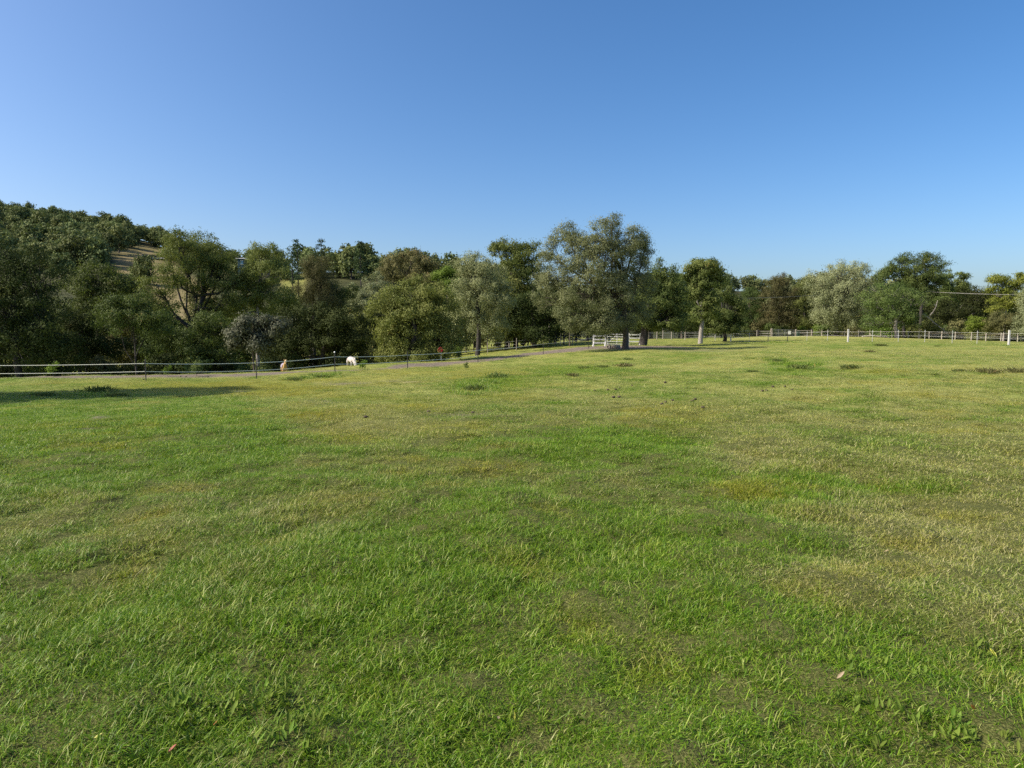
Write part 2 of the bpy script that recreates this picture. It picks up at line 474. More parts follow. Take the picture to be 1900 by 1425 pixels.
CLEAR = [(451,500,14,14),(262,488,46,34),(300,500,40,30),(545,528,22,30),(235,520,30,20),(295,478,30,16),(330,560,60,45)]
def hills():
    u = np.linspace(-1600, 3500, 420)
    D = np.concatenate([np.linspace(130, 620, 150), np.array([700, 850, 1100, 1600, 2400, 3800])])
    uu, dd = np.meshgrid(u, D, indexing='ij')
    x = (uu - 950) / FPX * dd; y = dd + 0 * x
    z = H(x, y) - np.where(dd < 165, (165 - dd) * .03, 0)
    z = np.where(dd > 620, z * np.clip(1 - (dd - 620) / 900, 0, 1) - (dd - 620) * .002, z)
    V = np.stack([x, y, z], -1).reshape(-1, 3)
    n = len(D)
    i, j = np.meshgrid(np.arange(len(u) - 1), np.arange(n - 1), indexing='ij')
    k = (i * n + j).ravel()
    F = np.stack([k, k + n, k + n + 1, k + 1], 1)
    pu, pv = pix(V[:, 0], V[:, 1], V[:, 2])
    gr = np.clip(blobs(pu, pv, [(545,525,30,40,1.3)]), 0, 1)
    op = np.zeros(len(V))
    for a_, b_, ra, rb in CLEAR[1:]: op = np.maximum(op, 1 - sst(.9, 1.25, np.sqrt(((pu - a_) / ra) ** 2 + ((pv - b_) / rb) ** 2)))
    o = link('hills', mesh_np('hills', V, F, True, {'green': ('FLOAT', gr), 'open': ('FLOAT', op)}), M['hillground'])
    tag(o, kind='structure')
hills()

# ------------------------------------------------------------------ foliage
def unit(v): return v / (np.linalg.norm(v, axis=-1, keepdims=True) + 1e-9)
def leaves(P, A, L, Wd, tint, g, Rn=None):
    """quads: base P, axis A, length L, width Wd, leaf normal near Rn"""
    n = len(P)
    if Rn is None: Rn = unit(g.normal(size=(n, 3)))
    Sd = unit(np.cross(A, Rn)) * (Wd[:, None] / 2)
    L = L[:, None]
    V = np.stack([P, P + A * L * .5 + Sd, P + A * L, P + A * L * .5 - Sd], 1).reshape(-1, 3)
    F = (np.arange(n)[:, None] * 4 + np.arange(4)[None])
    return V, F, np.repeat(tint, 4)

def make_tree(lobes, base, n, leaf, droop, g, trunk_r=.2, clump=.7, forks=None, bare=0.0, twig=True, fill=.55, lean=(0, 0), mult=1):
    """lobes: list of (x,y,z,rx,ry,rz) relative to base.  Returns crown mesh data and trunk MB."""
    Lb = np.array(lobes, float)
    area = (Lb[:, 3] * Lb[:, 5]) + (Lb[:, 3] * Lb[:, 4])
    ncl = np.maximum(5, (area / clump ** 2 * 2.6)).astype(int)
    cen, nrm, lid = [], [], []
    for i, k in enumerate(ncl):
        d = unit(g.normal(size=(k * 2, 3)))
        d = d[(d[:, 2] > -.75) | (g.random(len(d)) < .25)][:k]
        r = np.where(g.random(len(d)) < fill, g.uniform(.78, 1.08, len(d)), g.uniform(.25, .85, len(d)))
        r *= 1 + .22 * np.sin(d[:, 0] * 5 + i * 2.1) * np.cos(d[:, 2] * 6 + i)
        cen.append(Lb[i, :3] + d * r[:, None] * Lb[i, 3:]); nrm.append(d); lid += [i] * len(d)
    cen = np.vstack(cen); nrm = np.vstack(nrm); lid = np.array(lid)
    ct = g.random(len(cen))
    size = clump * g.uniform(.55, 1.35, len(cen))
    w = size ** 1.6; w /= w.sum()
    idx = g.choice(len(cen), n, p=w)
    off = g.normal(size=(n, 3)) * .42
    off = off * np.array([1, 1, .62])
    P = cen[idx] + off * size[idx][:, None]
    if droop > 0: P[:, 2] -= g.exponential(.55, n) * droop * size[idx]
    Nn = unit(unit(off + np.array([0, 0, .08])) * 1.25 + nrm[idx] * .7 + g.normal(size=(n, 3)) * .55)
    A = unit(unit(np.cross(Nn, g.normal(size=(n, 3)))) + nrm[idx] * .2 + np.array([0, 0, -1.3 * droop + .1]))
    L = leaf[0] * g.uniform(.6, 1.3, n); Wd = leaf[1] * g.uniform(.7, 1.2, n)
    tint = np.clip(ct[idx] * .65 + g.random(n) * .35, 0, 1)
    V, F, T = leaves(P, A, L, Wd, tint, g, Nn)
    mb = MB()
    top = Lb[:, :3].mean(0)
    lowz = (Lb[:, 2] - Lb[:, 5]).min()
    fz = forks if forks is not None else max(lowz * .7 + .5, (lowz + top[2]) * .45)
    fz = max(fz, .6)
    tops = Lb[np.argmax(Lb[:, 2])]
    T0 = np.array([0, 0, -.3]); T1 = np.array([lean[0] + top[0] * .25, lean[1] + top[1] * .25, fz])
    T2 = np.array([tops[0] * .7 + top[0] * .1, tops[1] * .7, max(tops[2], fz + .5)])
    mid = lambda a, b, t, j: a * (1 - t) + b * t + g.normal(size=3) * j
    pts = [T0, T0 * .97 + np.array([0, 0, .3]), mid(T0, T1, .35, trunk_r * .35), mid(T0, T1, .7, trunk_r * .45), T1, mid(T1, T2, .4, trunk_r), mid(T1, T2, .75, trunk_r), T2]
    mb.tube(pts, np.array([1.6, 1.2, 1.0, .92, .82, .55, .34, .12]) * trunk_r, 8)
    for i in range(len(Lb)):
        c = Lb[i, :3]
        t = g.uniform(.0, .45)
        s = T1 * (1 - t) + T2 * t if c[2] > T1[2] + .5 else T1 * .9
        m1 = mid(s, c, .45, .25) + np.array([0, 0, -.12 * np.linalg.norm(c - s)])
        rr = trunk_r * g.uniform(.38, .55)
        mb.tube([s, mid(s, m1, .5, .1), m1, mid(m1, c, .55, .15), c], np.array([1, .85, .7, .5, .3]) * rr, 5, False)
        if twig:
            own = np.where(lid == i)[0]
            own = own[g.random(len(own)) < .7]
            for q in own:
                b0 = m1 * .35 + c * .65 + g.normal(size=3) * .2
                e = cen[q]
                mb.tube([b0, (b0 + e) / 2 + g.normal(size=3) * .12 - np.array([0, 0, .08]), e], np.array([.26, .17, .06]) * rr, 3, False)
    return (V, F, T), mb

def put_tree(kind, label, Y, lobes, n, leaf, mat, bark='bark', droop=.1, trunk_r=.2, clump=.7, u0=None, base_v=None, forks=None, group=None, seed=0, deep=1.0, lean=(0, 0), fill=.55):
    n = int(n * 1.6); leaf = (leaf[0] * .80, leaf[1] * .78); clump = clump * 1.12
    g = np.random.default_rng(1000 + seed + int(Y * 7) + int(lobes[0][0]))
    u0 = u0 if u0 is not None else np.mean([l[0] for l in lobes])
    bx = (u0 - 950) / FPX * Y / math.cos(PITCH) * .996
    bz = h(bx, Y)
    L = []
    for l in lobes:
        dY = l[4] if len(l) > 4 else g.uniform(-.25, .25) * l[2] * Y / FPX
        p = W(l[0], l[1], Y + dY)
        s = (Y + dY) / FPX
        L.append((p[0] - bx, dY, p[2] - bz, l[2] * s, l[2] * s * deep, l[3] * s))
    (V, F, T), mb = make_tree(L, None, n, leaf, droop, g, trunk_r, clump, forks, fill=fill, lean=lean)
    o = empty(kind, (bx, Y, bz), label, 'tree', group)
    link('crown', mesh_np('crown', V, F, False, {'tint': ('FLOAT', T)}), M[mat], o)
    mb.build('trunk', M[bark], o, True)
    return o

# --- the trees of the near line, left to right
LF = (.26, .13)
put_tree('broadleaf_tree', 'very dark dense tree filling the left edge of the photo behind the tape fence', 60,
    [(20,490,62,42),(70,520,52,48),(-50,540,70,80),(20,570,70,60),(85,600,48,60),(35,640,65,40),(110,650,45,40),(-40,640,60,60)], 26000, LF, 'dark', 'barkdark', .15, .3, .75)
put_tree('broadleaf_tree', 'spreading dark green tree crown under the bare hillside clearing, right of the darkest tree', 80,
    [(185,508,45,24),(150,530,38,26),(225,530,32,26),(190,545,60,30),(165,590,50,40)], 15000, (.34, .17), 'mid', 'barkdark', .1, .3, .9)
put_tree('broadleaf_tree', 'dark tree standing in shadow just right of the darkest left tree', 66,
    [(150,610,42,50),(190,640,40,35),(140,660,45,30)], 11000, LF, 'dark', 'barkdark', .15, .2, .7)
put_tree('young_tree', 'low bright green bushy tree with thin bare stems above the first steel fence post', 58,
    [(250,590,45,32),(215,580,28,26),(285,600,32,30),(250,560,30,20)], 11000, (.22, .10), 'mid', 'barkdark', .1, .1, .6, forks=1.6)
put_tree('tall_gum_tree', 'tall olive gum tree with forking dark limbs and two rounded tops left of centre', 75,
    [(330,446,30,20,-2),(313,466,18,18,1),(378,452,30,20,2),(350,475,42,28,0),(400,475,28,28,1),(420,500,26,30,2),(322,505,28,26,-2),(292,532,26,28,-2),(380,515,46,30,1),(300,560,30,24,-1),(425,545,26,30,0),(395,575,30,25,1),(446,517,17,17,1),(452,505,14,11,1)],
    24000, (.28, .11), 'olive', 'barkdark', .2, .34, .75, u0=352, forks=5.5, fill=.7)
put_tree('small_tree', 'shaded dark green tree beneath the limbs of the tall forked gum', 64,
    [(350,620,50,34),(395,605,32,32),(320,640,40,32),(380,650,46,28)], 12000, LF, 'mid', 'barkdark', .1, .16, .7)
put_tree('gum_tree', 'thin topped gum tree with a ragged open crown beside the blue shed on the ridge', 78,
    [(488,466,28,14),(508,475,14,14),(477,490,19,15),(500,505,36,28),(460,530,34,34),(505,550,38,34),(450,570,30,28)], 16000, (.28, .11), 'olive', 'barkpale', .2, .22, .7, u0=478, fill=.7)
put_tree('silver_leaf_tree', 'small tree with silvery leaves and a slim pale trunk right behind the second steel post', 52,
    [(478,602,32,20),(445,620,26,20),(485,636,30,18),(512,612,22,24),(438,640,16,12)], 9000, (.24, .15), 'rosy', 'bark', .3, .085, .55, u0=471, forks=2.6)
put_tree('broadleaf_tree', 'dark tree between the silvery tree and the grey feathery tree above the pony', 68,
    [(545,610,36,44),(590,600,36,42),(640,590,38,34),(610,640,48,40),(545,650,36,36),(660,630,32,44)], 19000, LF, 'dark', 'barkdark', .15, .26, .75)
put_tree('she_oak_tree', 'grey brown feathery tree in front of the hoop pine ridge', 82,
    [(580,495,28,24),(600,520,28,30),(570,535,24,34),(605,555,26,30)], 12000, (.34, .06), 'brown', 'barkdark', .5, .2, .7, u0=582)
put_tree('broadleaf_tree', 'mid green tree lit at its left just below the feathery tree', 84,
    [(630,545,30,22),(618,575,28,24),(520,560,26,22),(540,580,24,22)], 9000, LF, 'mid', 'bark', .1, .2, .7)
put_tree('round_tree', 'pale green round headed tree behind the big olive tree', 92,
    [(672,545,24,22),(697,530,22,22),(690,560,28,26),(670,570,26,22)], 12000, (.26, .12), 'pale', 'bark', .1, .2, .6, fill=.8)
put_tree('broadleaf_tree', 'big dome shaped olive tree whose crown reaches down to the tape fence', 60,
    [(765,545,52,28),(725,575,36,36),(810,575,42,42),(765,600,58,50),(720,630,26,40),(825,630,32,44),(770,655,55,26),(735,670,26,16)], 32000, (.26, .11), 'olive', 'barkdark', .45, .3, .65, fill=.75)
put_tree('gum_tree', 'brownish gum tree topping the skyline behind the olive dome tree', 105,
    [(730,482,20,13),(765,478,26,14),(795,490,22,14),(750,500,34,20),(790,515,30,20),(725,510,22,18)], 12000, (.34, .14), 'brown', 'bark', .15, .25, .8, fill=.7)
put_tree('small_tree', 'yellow green tree tucked between the olive dome tree and the grey weeping tree', 100,
    [(832,500,12,12),(832,520,18,18),(815,512,12,12),(845,535,16,16)], 6000, (.30, .15), 'bright', 'bark', .1, .15, .7)
put_tree('weeping_tree', 'grey green weeping tree with a straight dark trunk left of the dark wood', 76,
    [(872,482,24,18),(895,495,38,20),(862,520,26,30),(915,515,34,30),(885,545,40,36),(925,555,28,36),(870,585,34,26),(910,600,32,26)], 26000, (.26, .08), 'grey', 'barkdark', .6, .24, .65, u0=886, forks=5.0, fill=.75)
put_tree('tall_gum_tree', 'tall dark gum tree with flat leaf clumps against the sky left of the largest tree', 90,
    [(925,458,24,13),(955,460,22,12),(985,465,20,14),(945,485,32,22),(985,500,28,28),(965,530,34,30),(940,560,30,30)], 16000, (.32, .15), 'olive', 'barkdark', .15, .3, .8, fill=.7)
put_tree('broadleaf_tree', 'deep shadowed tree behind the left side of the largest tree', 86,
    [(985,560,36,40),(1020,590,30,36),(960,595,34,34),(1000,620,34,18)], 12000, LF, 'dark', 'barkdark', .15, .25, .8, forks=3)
# --- the big tree
put_tree('large_willow_tree', 'largest tree, grey green with a thick leaning trunk beside the white gate', 62,
    [(1132,412,20,18,0),(1112,436,30,22,-1),(1050,436,28,24,1),(1022,470,22,26,1),(1180,440,24,24,.5),(1155,455,34,30,0),(1195,470,20,26,1),(1065,480,34,36,-.5),(1110,485,44,42,-1.5),
     (1165,500,42,40,0),(1040,520,34,34,0),(1085,540,46,42,-1.5),(1140,550,44,40,-1),(1195,520,22,34,1),(1060,580,34,28,-1),(1110,595,42,26,-1.5),(1068,600,24,14,-1.5),(1185,570,26,30,1),(1150,590,30,22,0),(1010,512,22,32,1),(1012,552,22,30,0),(1088,452,30,24,0)],
    66000, (.20, .075), 'grey', 'bark', .4, .27, .55, u0=1160, forks=3.4, seed=2, fill=.72, lean=(.55, 0))
put_tree('broadleaf_tree', 'dark tree with a thick forked trunk just right of the largest tree', 72,
    [(1205,520,24,26),(1230,510,24,24),(1215,560,40,40),(1250,545,24,34),(1190,590,32,20),(1235,595,36,22),(1258,570,20,24)], 21000, (.26, .12), 'mid', 'barkdark', .2, .4, .65, u0=1192, forks=3.6, fill=.65)
put_tree('round_tree', 'small mid green tree standing in the gap behind the dark forked tree', 105,
    [(1255,535,16,16),(1270,560,20,24),(1285,590,24,22),(1250,520,12,12)], 8000, (.32, .15), 'mid', 'bark', .1, .18, .7)
put_tree('tall_round_headed_tree', 'tall tree with a round dark head on a straight pale trunk', 80,
    [(1305,494,26,16),(1285,510,16,16),(1328,512,14,16),(1305,522,26,22),(1298,550,22,26),(1318,565,18,26),(1300,580,18,20)], 18000, (.28, .14), 'mid', 'barkpale', .1, .24, .6, u0=1299, forks=4.0, fill=.7)
put_tree('broadleaf_tree', 'rounded dark green tree touching the right side of the tall round headed tree', 86,
    [(1345,545,20,22),(1355,575,24,34),(1335,600,28,22),(1362,600,16,20),(1325,590,14,20)], 16000, (.26, .13), 'mid', 'barkdark', .2, .22, .6, fill=.8)
put_tree('pine_tree', 'soft green pine with level branches right of the rounded dark tree', 128,
    [(1392,545,16,14),(1390,570,20,16),(1402,595,22,14),(1384,600,16,12)], 10000, (.40, .08), 'mid', 'bark', .2, .22, .7)
put_tree('she_oak_tree', 'dark brownish spreading tree below the overhead wires', 126,
    [(1448,520,22,14),(1430,540,20,18),(1460,545,22,22),(1440,570,30,22),(1465,590,24,18),(1425,600,18,14)], 14000, (.42, .10), 'brown', 'barkdark', .3, .25, .8)
put_tree('she_oak_tree', 'slim olive tree between the brownish spreading tree and the palest weeping tree', 134,
    [(1492,530,16,16),(1488,560,18,22),(1495,590,16,18)], 8000, (.42, .12), 'olive', 'barkdark', .3, .22, .8)
put_tree('weeping_tree', 'palest weeping tree, silvery green, right of the farm gate with the white notice', 112,
    [(1560,502,32,17),(1590,498,22,14),(1525,520,26,22),(1570,530,42,28),(1520,555,24,30),(1555,565,40,30),(1600,560,26,34),(1530,592,22,20),(1580,592,34,18)], 26000, (.34, .10), 'pale', 'barkdark', .6, .32, .7, u0=1550, forks=2.8, fill=.75)
put_tree('broadleaf_tree', 'olive tree with tangled pale branches and a whitewashed trunk base', 102,
    [(1650,545,38,20),(1620,560,22,22),(1690,555,28,22),(1655,580,40,22),(1625,598,24,16),(1690,590,24,18)], 12000, (.32, .13), 'mid', 'barkpale', .2, .3, .8, u0=1663, forks=2.6, fill=.6)
put_tree('tall_pine_tree', 'taller narrow crowned pine left of the umbrella shaped one', 124,
    [(1675,482,17,12),(1665,500,20,12),(1685,515,20,14),(1650,500,14,14),(1668,535,22,14),(1640,515,16,16)], 9000, (.40, .12), 'mid', 'barkdark', .1, .26, .8, u0=1676, forks=9)
put_tree('tall_pine_tree', 'umbrella shaped tall pine, highest on the right side', 122,
    [(1712,480,24,11),(1700,498,20,12),(1735,495,22,13),(1715,515,30,14),(1740,520,18,14),(1705,535,26,12)], 11000, (.40, .12), 'mid', 'barkdark', .1, .3, .8, u0=1706, forks=8)
put_tree('pine_tree', 'narrow dark topped pine right of the umbrella shaped pine', 130,
    [(1757,510,8,10),(1760,530,14,14),(1755,555,16,16)], 5000, (.42, .14), 'mid', 'barkdark', .1, .2, .8)
put_tree('pine_tree', 'pine with a flat dark top above the overhead wires', 132,
    [(1785,512,10,8),(1782,530,16,10),(1790,545,16,12)], 5000, (.42, .14), 'mid', 'barkdark', .1, .2, .8)
put_tree('broadleaf_tree', 'low dark tree in the shade under the flat topped pine', 116,
    [(1765,575,30,28),(1800,570,28,30),(1740,590,22,24),(1815,555,22,22),(1780,600,36,16),(1835,560,16,24)], 14000, (.34, .15), 'dark', 'barkpale', .15, .24, .8)
put_tree('autumn_tree', 'tree with yellow leaves and a thin pale trunk near the right edge', 104,
    [(1855,520,18,10),(1882,530,20,12),(1850,545,16,18),(1880,560,24,20),(1850,570,12,12),(1895,515,14,8)], 9000, (.32, .15), 'yellow', 'barkpale', .15, .16, .7, u0=1861)
put_tree('shrub', 'bright yellow green shrub behind the right hand tape fence', 100,
    [(1812,600,14,14),(1828,603,9,10),(1803,606,8,8)], 3500, (.26, .14), 'bright', 'barkdark', .1, .06, .45)
put_tree('shrub', 'dark brown rounded bush below the yellow tree', 98,
    [(1862,595,24,20),(1845,605,18,15),(1880,605,16,14)], 7000, (.24, .10), 'brown', 'barkdark', .2, .08, .5)
put_tree('weeping_tree', 'pale green tree cut off by the right edge of the photo', 78,
    [(1915,560,22,26),(1912,590,24,24),(1925,530,18,20),(1905,612,16,12)], 11000, (.24, .09), 'pale', 'bark', .5, .2, .55, u0=1925)
# tree outside the frame whose shade falls on the grass at the left
g = np.random.default_rng(77)
def shade_tree():
    bx, by = -26.0, 26.4; bz = h(bx, by)
    L = [(0,0,9.5,3.4,3.2,2.2),(.4,.8,7,3.2,3.0,1.8),(-2.5,.6,7,3,2.8,2),(-.4,-1.4,10.8,2.2,2.0,1.2),(0,-1.2,5,3.4,2.8,1.6),(-.5,1.6,10.2,2,1.8,1.2)]
    (V, F, T), mb = make_tree(L, None, 42000, (.27, .14), .2, g, .28, .6, 2.6)
    o = empty('broadleaf_tree', (bx, by, bz), 'shade tree beyond the left edge of the photo, its shadow lies on the grass', 'tree')
    link('crown', mesh_np('crown', V, F, False, {'tint': ('FLOAT', T)}), M['mid'], o); mb.build('trunk', M['bark'], o, True)
shade_tree()

ORD = ['leftmost', 'second from left', 'third from left', 'fourth from left', 'fifth from left', 'sixth from left', 'seventh from left', 'eighth from left']
ANCH = [(130, 'below the darkest left tree'), (245, 'left of the young thin stemmed tree'), (345, 'right of the young thin stemmed tree'), (440, 'below the tall forked gum'), (520, 'by the silver leaved tree'), (640, 'below the wood near the ponies'), (750, 'left of the olive dome tree'), (880, 'right of the olive dome tree'),
        (960, 'in shade left of the brown horse'), (1070, 'behind the brown horse'), (1200, 'near the white gate'), (1300, 'left of the tall round headed tree'), (1400, 'right of the tall round headed tree'), (1480, 'behind the far farm gate'), (1560, 'left under the palest weeping tree'), (1640, 'right under the palest weeping tree'), (1720, 'under the umbrella pine'), (1830, 'under the flat topped pine'), (1960, 'under the yellow tree')]
_cnt = {}
def where(kind, u):
    a = next((t for lim, t in ANCH if u < lim), 'at the far right edge')
    k = _cnt.get((kind, a), 0); _cnt[(kind, a)] = k + 1
    return f'{kind} {a}, {ORD[min(k, 7)]} there'
# --- generic variants, copied
def proto(nlobes, height, spread, n, leaf, mat, bark, droop, clump, forks, seed, tr=.2, lowest=.25):
    g = np.random.default_rng(seed)
    L = []
    for i in range(nlobes):
        f = (i + .5) / nlobes
        zz = height * (lowest + (1 - lowest) * f) - height * .12 * f
        rr = spread * (1 - .55 * abs(f - .45)) * g.uniform(.5, .75)
        a = g.uniform(0, 6.28); d = spread * .42 * (1 - f * .6)
        L.append((math.cos(a) * d, math.sin(a) * d, zz, rr, rr, rr * g.uniform(.6, .9)))
    (V, F, T), mb = make_tree(L, None, n, leaf, droop, g, tr, clump, forks, twig=(n > 4000))
    cm = mesh_np('crown', V, F, False, {'tint': ('FLOAT', T)}); cm.materials.append(M[mat])
    tm = mb.mesh('trunk', True); tm.materials.append(M[bark])
    return cm, tm
def place(pr, kind, label, group, x, y, s, rz, z=None, sz=None, cat='tree'):
    o = bpy.data.objects.new(kind, None); COL.objects.link(o)
    o.location = (x, y, (h(x, y) if z is None else z)); o.rotation_euler = (0, 0, rz); o.scale = (s, s, sz or s)
    tag(o, label, cat, group)
    for nm, me in (('crown', pr[0]), ('trunk', pr[1])):
        c = bpy.data.objects.new(nm, me); COL.objects.link(c); c.parent = o
    return o
wood = [proto(9, 10, 3.6, 9000, (.38, .18), m, b, .2, .9, None, 40 + i, .2, .15) for i, (m, b) in enumerate([('dark', 'barkdark'), ('mid', 'barkdark'), ('olive', 'barkdark'), ('dark', 'barkdark'), ('brown', 'bark'), ('grey', 'barkdark')])]
slim = [proto(6, 10, 2.4, 5000, (.34, .16), m, b, .2, .8, 4.2, 60 + i, .11, .5) for i, (m, b) in enumerate([('dark', 'barkpale'), ('mid', 'bark'), ('dark', 'bark')])]
bushes = [proto(4, 2.4, 1.6, 2600, (.22, .12), m, 'barkdark', .15, .5, .4, 80 + i, .05, .15) for i, m in enumerate(['dark', 'mid', 'bright', 'brown', 'olive'])]
hillp = [proto(6, 10, 4.6, 1500, (.85, .55), 'hill', 'bark', .05, 1.5, None, 90 + i, .22, .2) for i in range(7)]

g = np.random.default_rng(3)
# wood behind the near line on the left
for row, (Y, dv) in enumerate([(88, 0), (102, -8), (120, -14), (140, -18)]):
    for k in range(14 if row < 3 else 12):
        u = -90 + (k + g.uniform(-.3, .3)) * (1090 / (14 if row < 3 else 12))
        top = np.interp(u, [-100, 100, 200, 300, 500, 700, 900, 1000], [500, 520, 545, 548, 550, 550, 510, 500]) + g.uniform(0, 26) + dv * (u > 350)
        x = (u - 950) / FPX * Y; z = h(x, Y)
        ht = CAMH + (603 - top) / FPX * Y - z
        i = g.integers(0, 6)
        place(wood[i], 'woodland_tree', where('tree of the dark wood', u), 'trees in the dark wood', x, Y, ht / 10.2, g.uniform(0, 6.28))
# slender trunks in the shade left of the big tree
for k in range(16):
    u = 850 + k * 14 + g.uniform(-4, 4); Y = g.uniform(84, 100); x = (u - 950) / FPX * Y; z = h(x, Y)
    place(slim[g.integers(0, 3)], 'slender_tree', where('slender tree', u), 'slender shaded trees', x, Y, g.uniform(.62, .8), g.uniform(0, 6.28))
for k in range(7):
    u = 1205 + k * 22 + g.uniform(-4, 4); Y = g.uniform(104, 116); x = (u - 950) / FPX * Y
    place(slim[g.integers(0, 3)], 'slender_tree', where('thin tree', u), 'slender trees behind the wire fence', x, Y, g.uniform(.5, .62), g.uniform(0, 6.28))
for Y, n_ in ((112, 9), (126, 9)):
    for k in range(n_):
        u = 935 + (k + g.uniform(-.3, .3)) * 47; x = (u - 950) / FPX * Y; z = h(x, Y)
        top = np.interp(u, [935, 1050, 1220, 1300, 1360], [500, 520, 518, 535, 545]) + g.uniform(0, 18)
        place(wood[g.integers(0, 5)], 'woodland_tree', 'tree of the shaded wood behind the largest tree and the white gate', 'trees behind the largest tree', x, Y, (CAMH + (603 - top) / FPX * Y - z) / 10.2, g.uniform(0, 6.28))
# right side background row
for row, Y in enumerate([138, 152]):
    for k in range(17):
        u = 1375 + (k + g.uniform(-.3, .3)) * 35; x = (u - 950) / FPX * Y; z = h(x, Y)
        top = np.interp(u, [1375, 1450, 1530, 1600, 1700, 1760, 1830, 1960], [545, 518, 494, 506, 505, 516, 530, 518]) + g.uniform(0, 20)
        ht = CAMH + (603 - top) / FPX * Y - z
        place(wood[g.integers(1, 6)], 'background_tree', 'tree of the belt behind the far wooden fence at right', 'tree belt at right', x, Y, ht / 10.2, g.uniform(0, 6.28))
# undergrowth
for k in range(34):
    u = -60 + k * 27 + g.uniform(-8, 8); Y = np.interp(u, [0, 500, 800, 900], [60, 64, 74, 86]) + g.uniform(-1.5, 4); x = (u - 950) / FPX * Y
    place(bushes[g.choice([0, 0, 0, 1, 3])], 'undergrowth_bush', where('dark undergrowth bush', u), 'undergrowth bushes', x, Y, g.uniform(.8, 1.35), g.uniform(0, 6.28), cat='bush')
for k in range(26):
    u = 1360 + k * 21 + g.uniform(-7, 7); Y = g.uniform(121, 130) if u < 1700 else g.uniform(104, 114); x = (u - 950) / FPX * Y
    place(bushes[g.choice([1, 2, 3, 4, 4])], 'low_bush', where('low bush beyond the fence', u), 'low bushes behind the far fence', x, Y, g.uniform(.9, 1.5), g.uniform(0, 6.28), cat='bush')

# hill trees
cnt = 0
def hill_patch(n, u0, u1, t0, t1, smin, smax, label, group, thin=1.0):
    k = tries = 0
    rows = max(1, int(math.sqrt(n * .45)))
    pts = []
    while k < n and tries < n * 12:
        tries += 1
        u = g.uniform(u0, u1); Rr = float(np.interp(u, RID[:, 0], RID[:, 2]))
        D = Rr * (t0 + (t1 - t0) * g.random() ** .75)
        x = (u - 950) / FPX * D; z = h(x, D)
        pu, pv = pix(x, D, z)
        if any(((pu - a) / ra) ** 2 + ((pv - b) / rb) ** 2 < 1 for a, b, ra, rb in CLEAR): continue
        if any((x - a) ** 2 + ((D - b) * .55) ** 2 < (5.5 * thin) ** 2 for a, b in pts): continue
        pts.append((x, D)); k += 1
        s = g.uniform(smin, smax)
        place(hillp[g.integers(0, 7)], 'hillside_tree', label, group, x, D, s, g.uniform(0, 6.28), z=z - .6, sz=s * g.uniform(.8, 1.1))
hill_patch(95, -90, 330, .92, 1.02, 1.05, 1.5, 'gum tree on the crest of the wooded hill at the left', 'trees on the left hill crest', .75)
hill_patch(100, -90, 290, .52, .93, 1.2, 1.75, 'tree on the wooded slope of the hill at the left', 'trees on the left hill slope', 1.0)
hill_patch(75, 320, 960, .91, 1.02, .9, 1.35, 'tree along the low ridge behind the dark wood', 'trees along the middle ridge', .9)
hill_patch(30, 1200, 1520, .92, 1.02, .9, 1.25, 'far bluish tree on the ridge behind the gap right of centre', 'far trees on the right ridge', 1.0)

# hoop pines on the ridge
def hoop(u, vtop, Y, label, full, seed):
    g = np.random.default_rng(seed)
    p = W(u, vtop, Y); bz = h(p[0], Y); ht = p[2] - bz
    P, A = [], []
    mb = MB(); mb.tube([(0, 0, -.3), (0, 0, ht * .5), (.1, 0, ht)], [.28, .18, .05], 6)
    V = []
    k = int(17 * full)
    for i in range(k):
        f = i / k; z = ht * (.42 + .57 * f); L = (1.9 - 1.2 * f) * g.uniform(.7, 1.2) if full > .8 else (2.1 - .9 * f) * g.uniform(.5, 1.1)
        for q in range(4):
            a = g.uniform(0, 6.28); e = np.array([math.cos(a) * L, math.sin(a) * L, z + g.uniform(0, .5)])
            mb.tube([(0, 0, z - .2), e * .6 + np.array([0, 0, (z - .15) * .4]), e], [.05, .035, .02], 3, False)
            m = 26
            P.append(e + g.normal(size=(m, 3)) * np.array([.26, .26, .2])); A.append(unit(g.normal(size=(m, 3)) + [0, 0, .4]))
    P = np.vstack(P); A = np.vstack(A); n = len(P)
    V, F, T = leaves(P, A, np.full(n, .5), np.full(n, .22), g.random(n), g)
    o = empty('hoop_pine', (p[0], Y, bz), label, 'tree', 'hoop pines on the ridge')
    link('crown', mesh_np('crown', V, F, False, {'tint': ('FLOAT', T)}), M['pine'], o); mb.build('trunk', M['barkdark'], o)
hoop(551, 443, 210, 'leftmost of the three tufted hoop pines on the skyline, with two tips', .8, 1)
hoop(541, 458, 208, 'shorter hoop pine leaning against the leftmost skyline pine', .7, 5)
hoop(595, 441, 215, 'thinnest of the three hoop pines on the skyline, in the middle', .6, 2)
hoop(668, 448, 210, 'fullest hoop pine on the skyline, nearest the round pale tree', 1.15, 3)

# ------------------------------------------------------------------ hilltop buildings
def shed():
    p = W(451, 488, 262); z = h(p[0], 262)
    zt = p[2] + 1.4
    o = empty('hillside_cabin', (p[0], 262, z), 'small blue green cabin with a flat white roof showing between trees on the ridge', 'cabin')
    w = MB(); w.box((0, 0, (zt - z) / 2 + .2), (2.6, 4, zt - z - .4)); w.build('wall', plain('cabin_wall', (.015, .05, .065), .9, .15), o)
    r = MB(); r.box((0, 0, zt - z + .12), (3.6, 5, .22)); r.build('roof', M['white'], o)
    f = MB(); f.box((.3, -2.03, zt - z - 1.3), (1.0, .05, 1.3)); f.build('window', plain('cabin_glass', (.05, .16, .24), .15, .1), o)
    f = MB(); f.box((.3, -2.07, zt - z - .6), (1.1, .06, .08)); f.box((.3, -2.07, zt - z - 2.0), (1.1, .06, .08)); f.build('window_frame', M['white'], o)
shed()
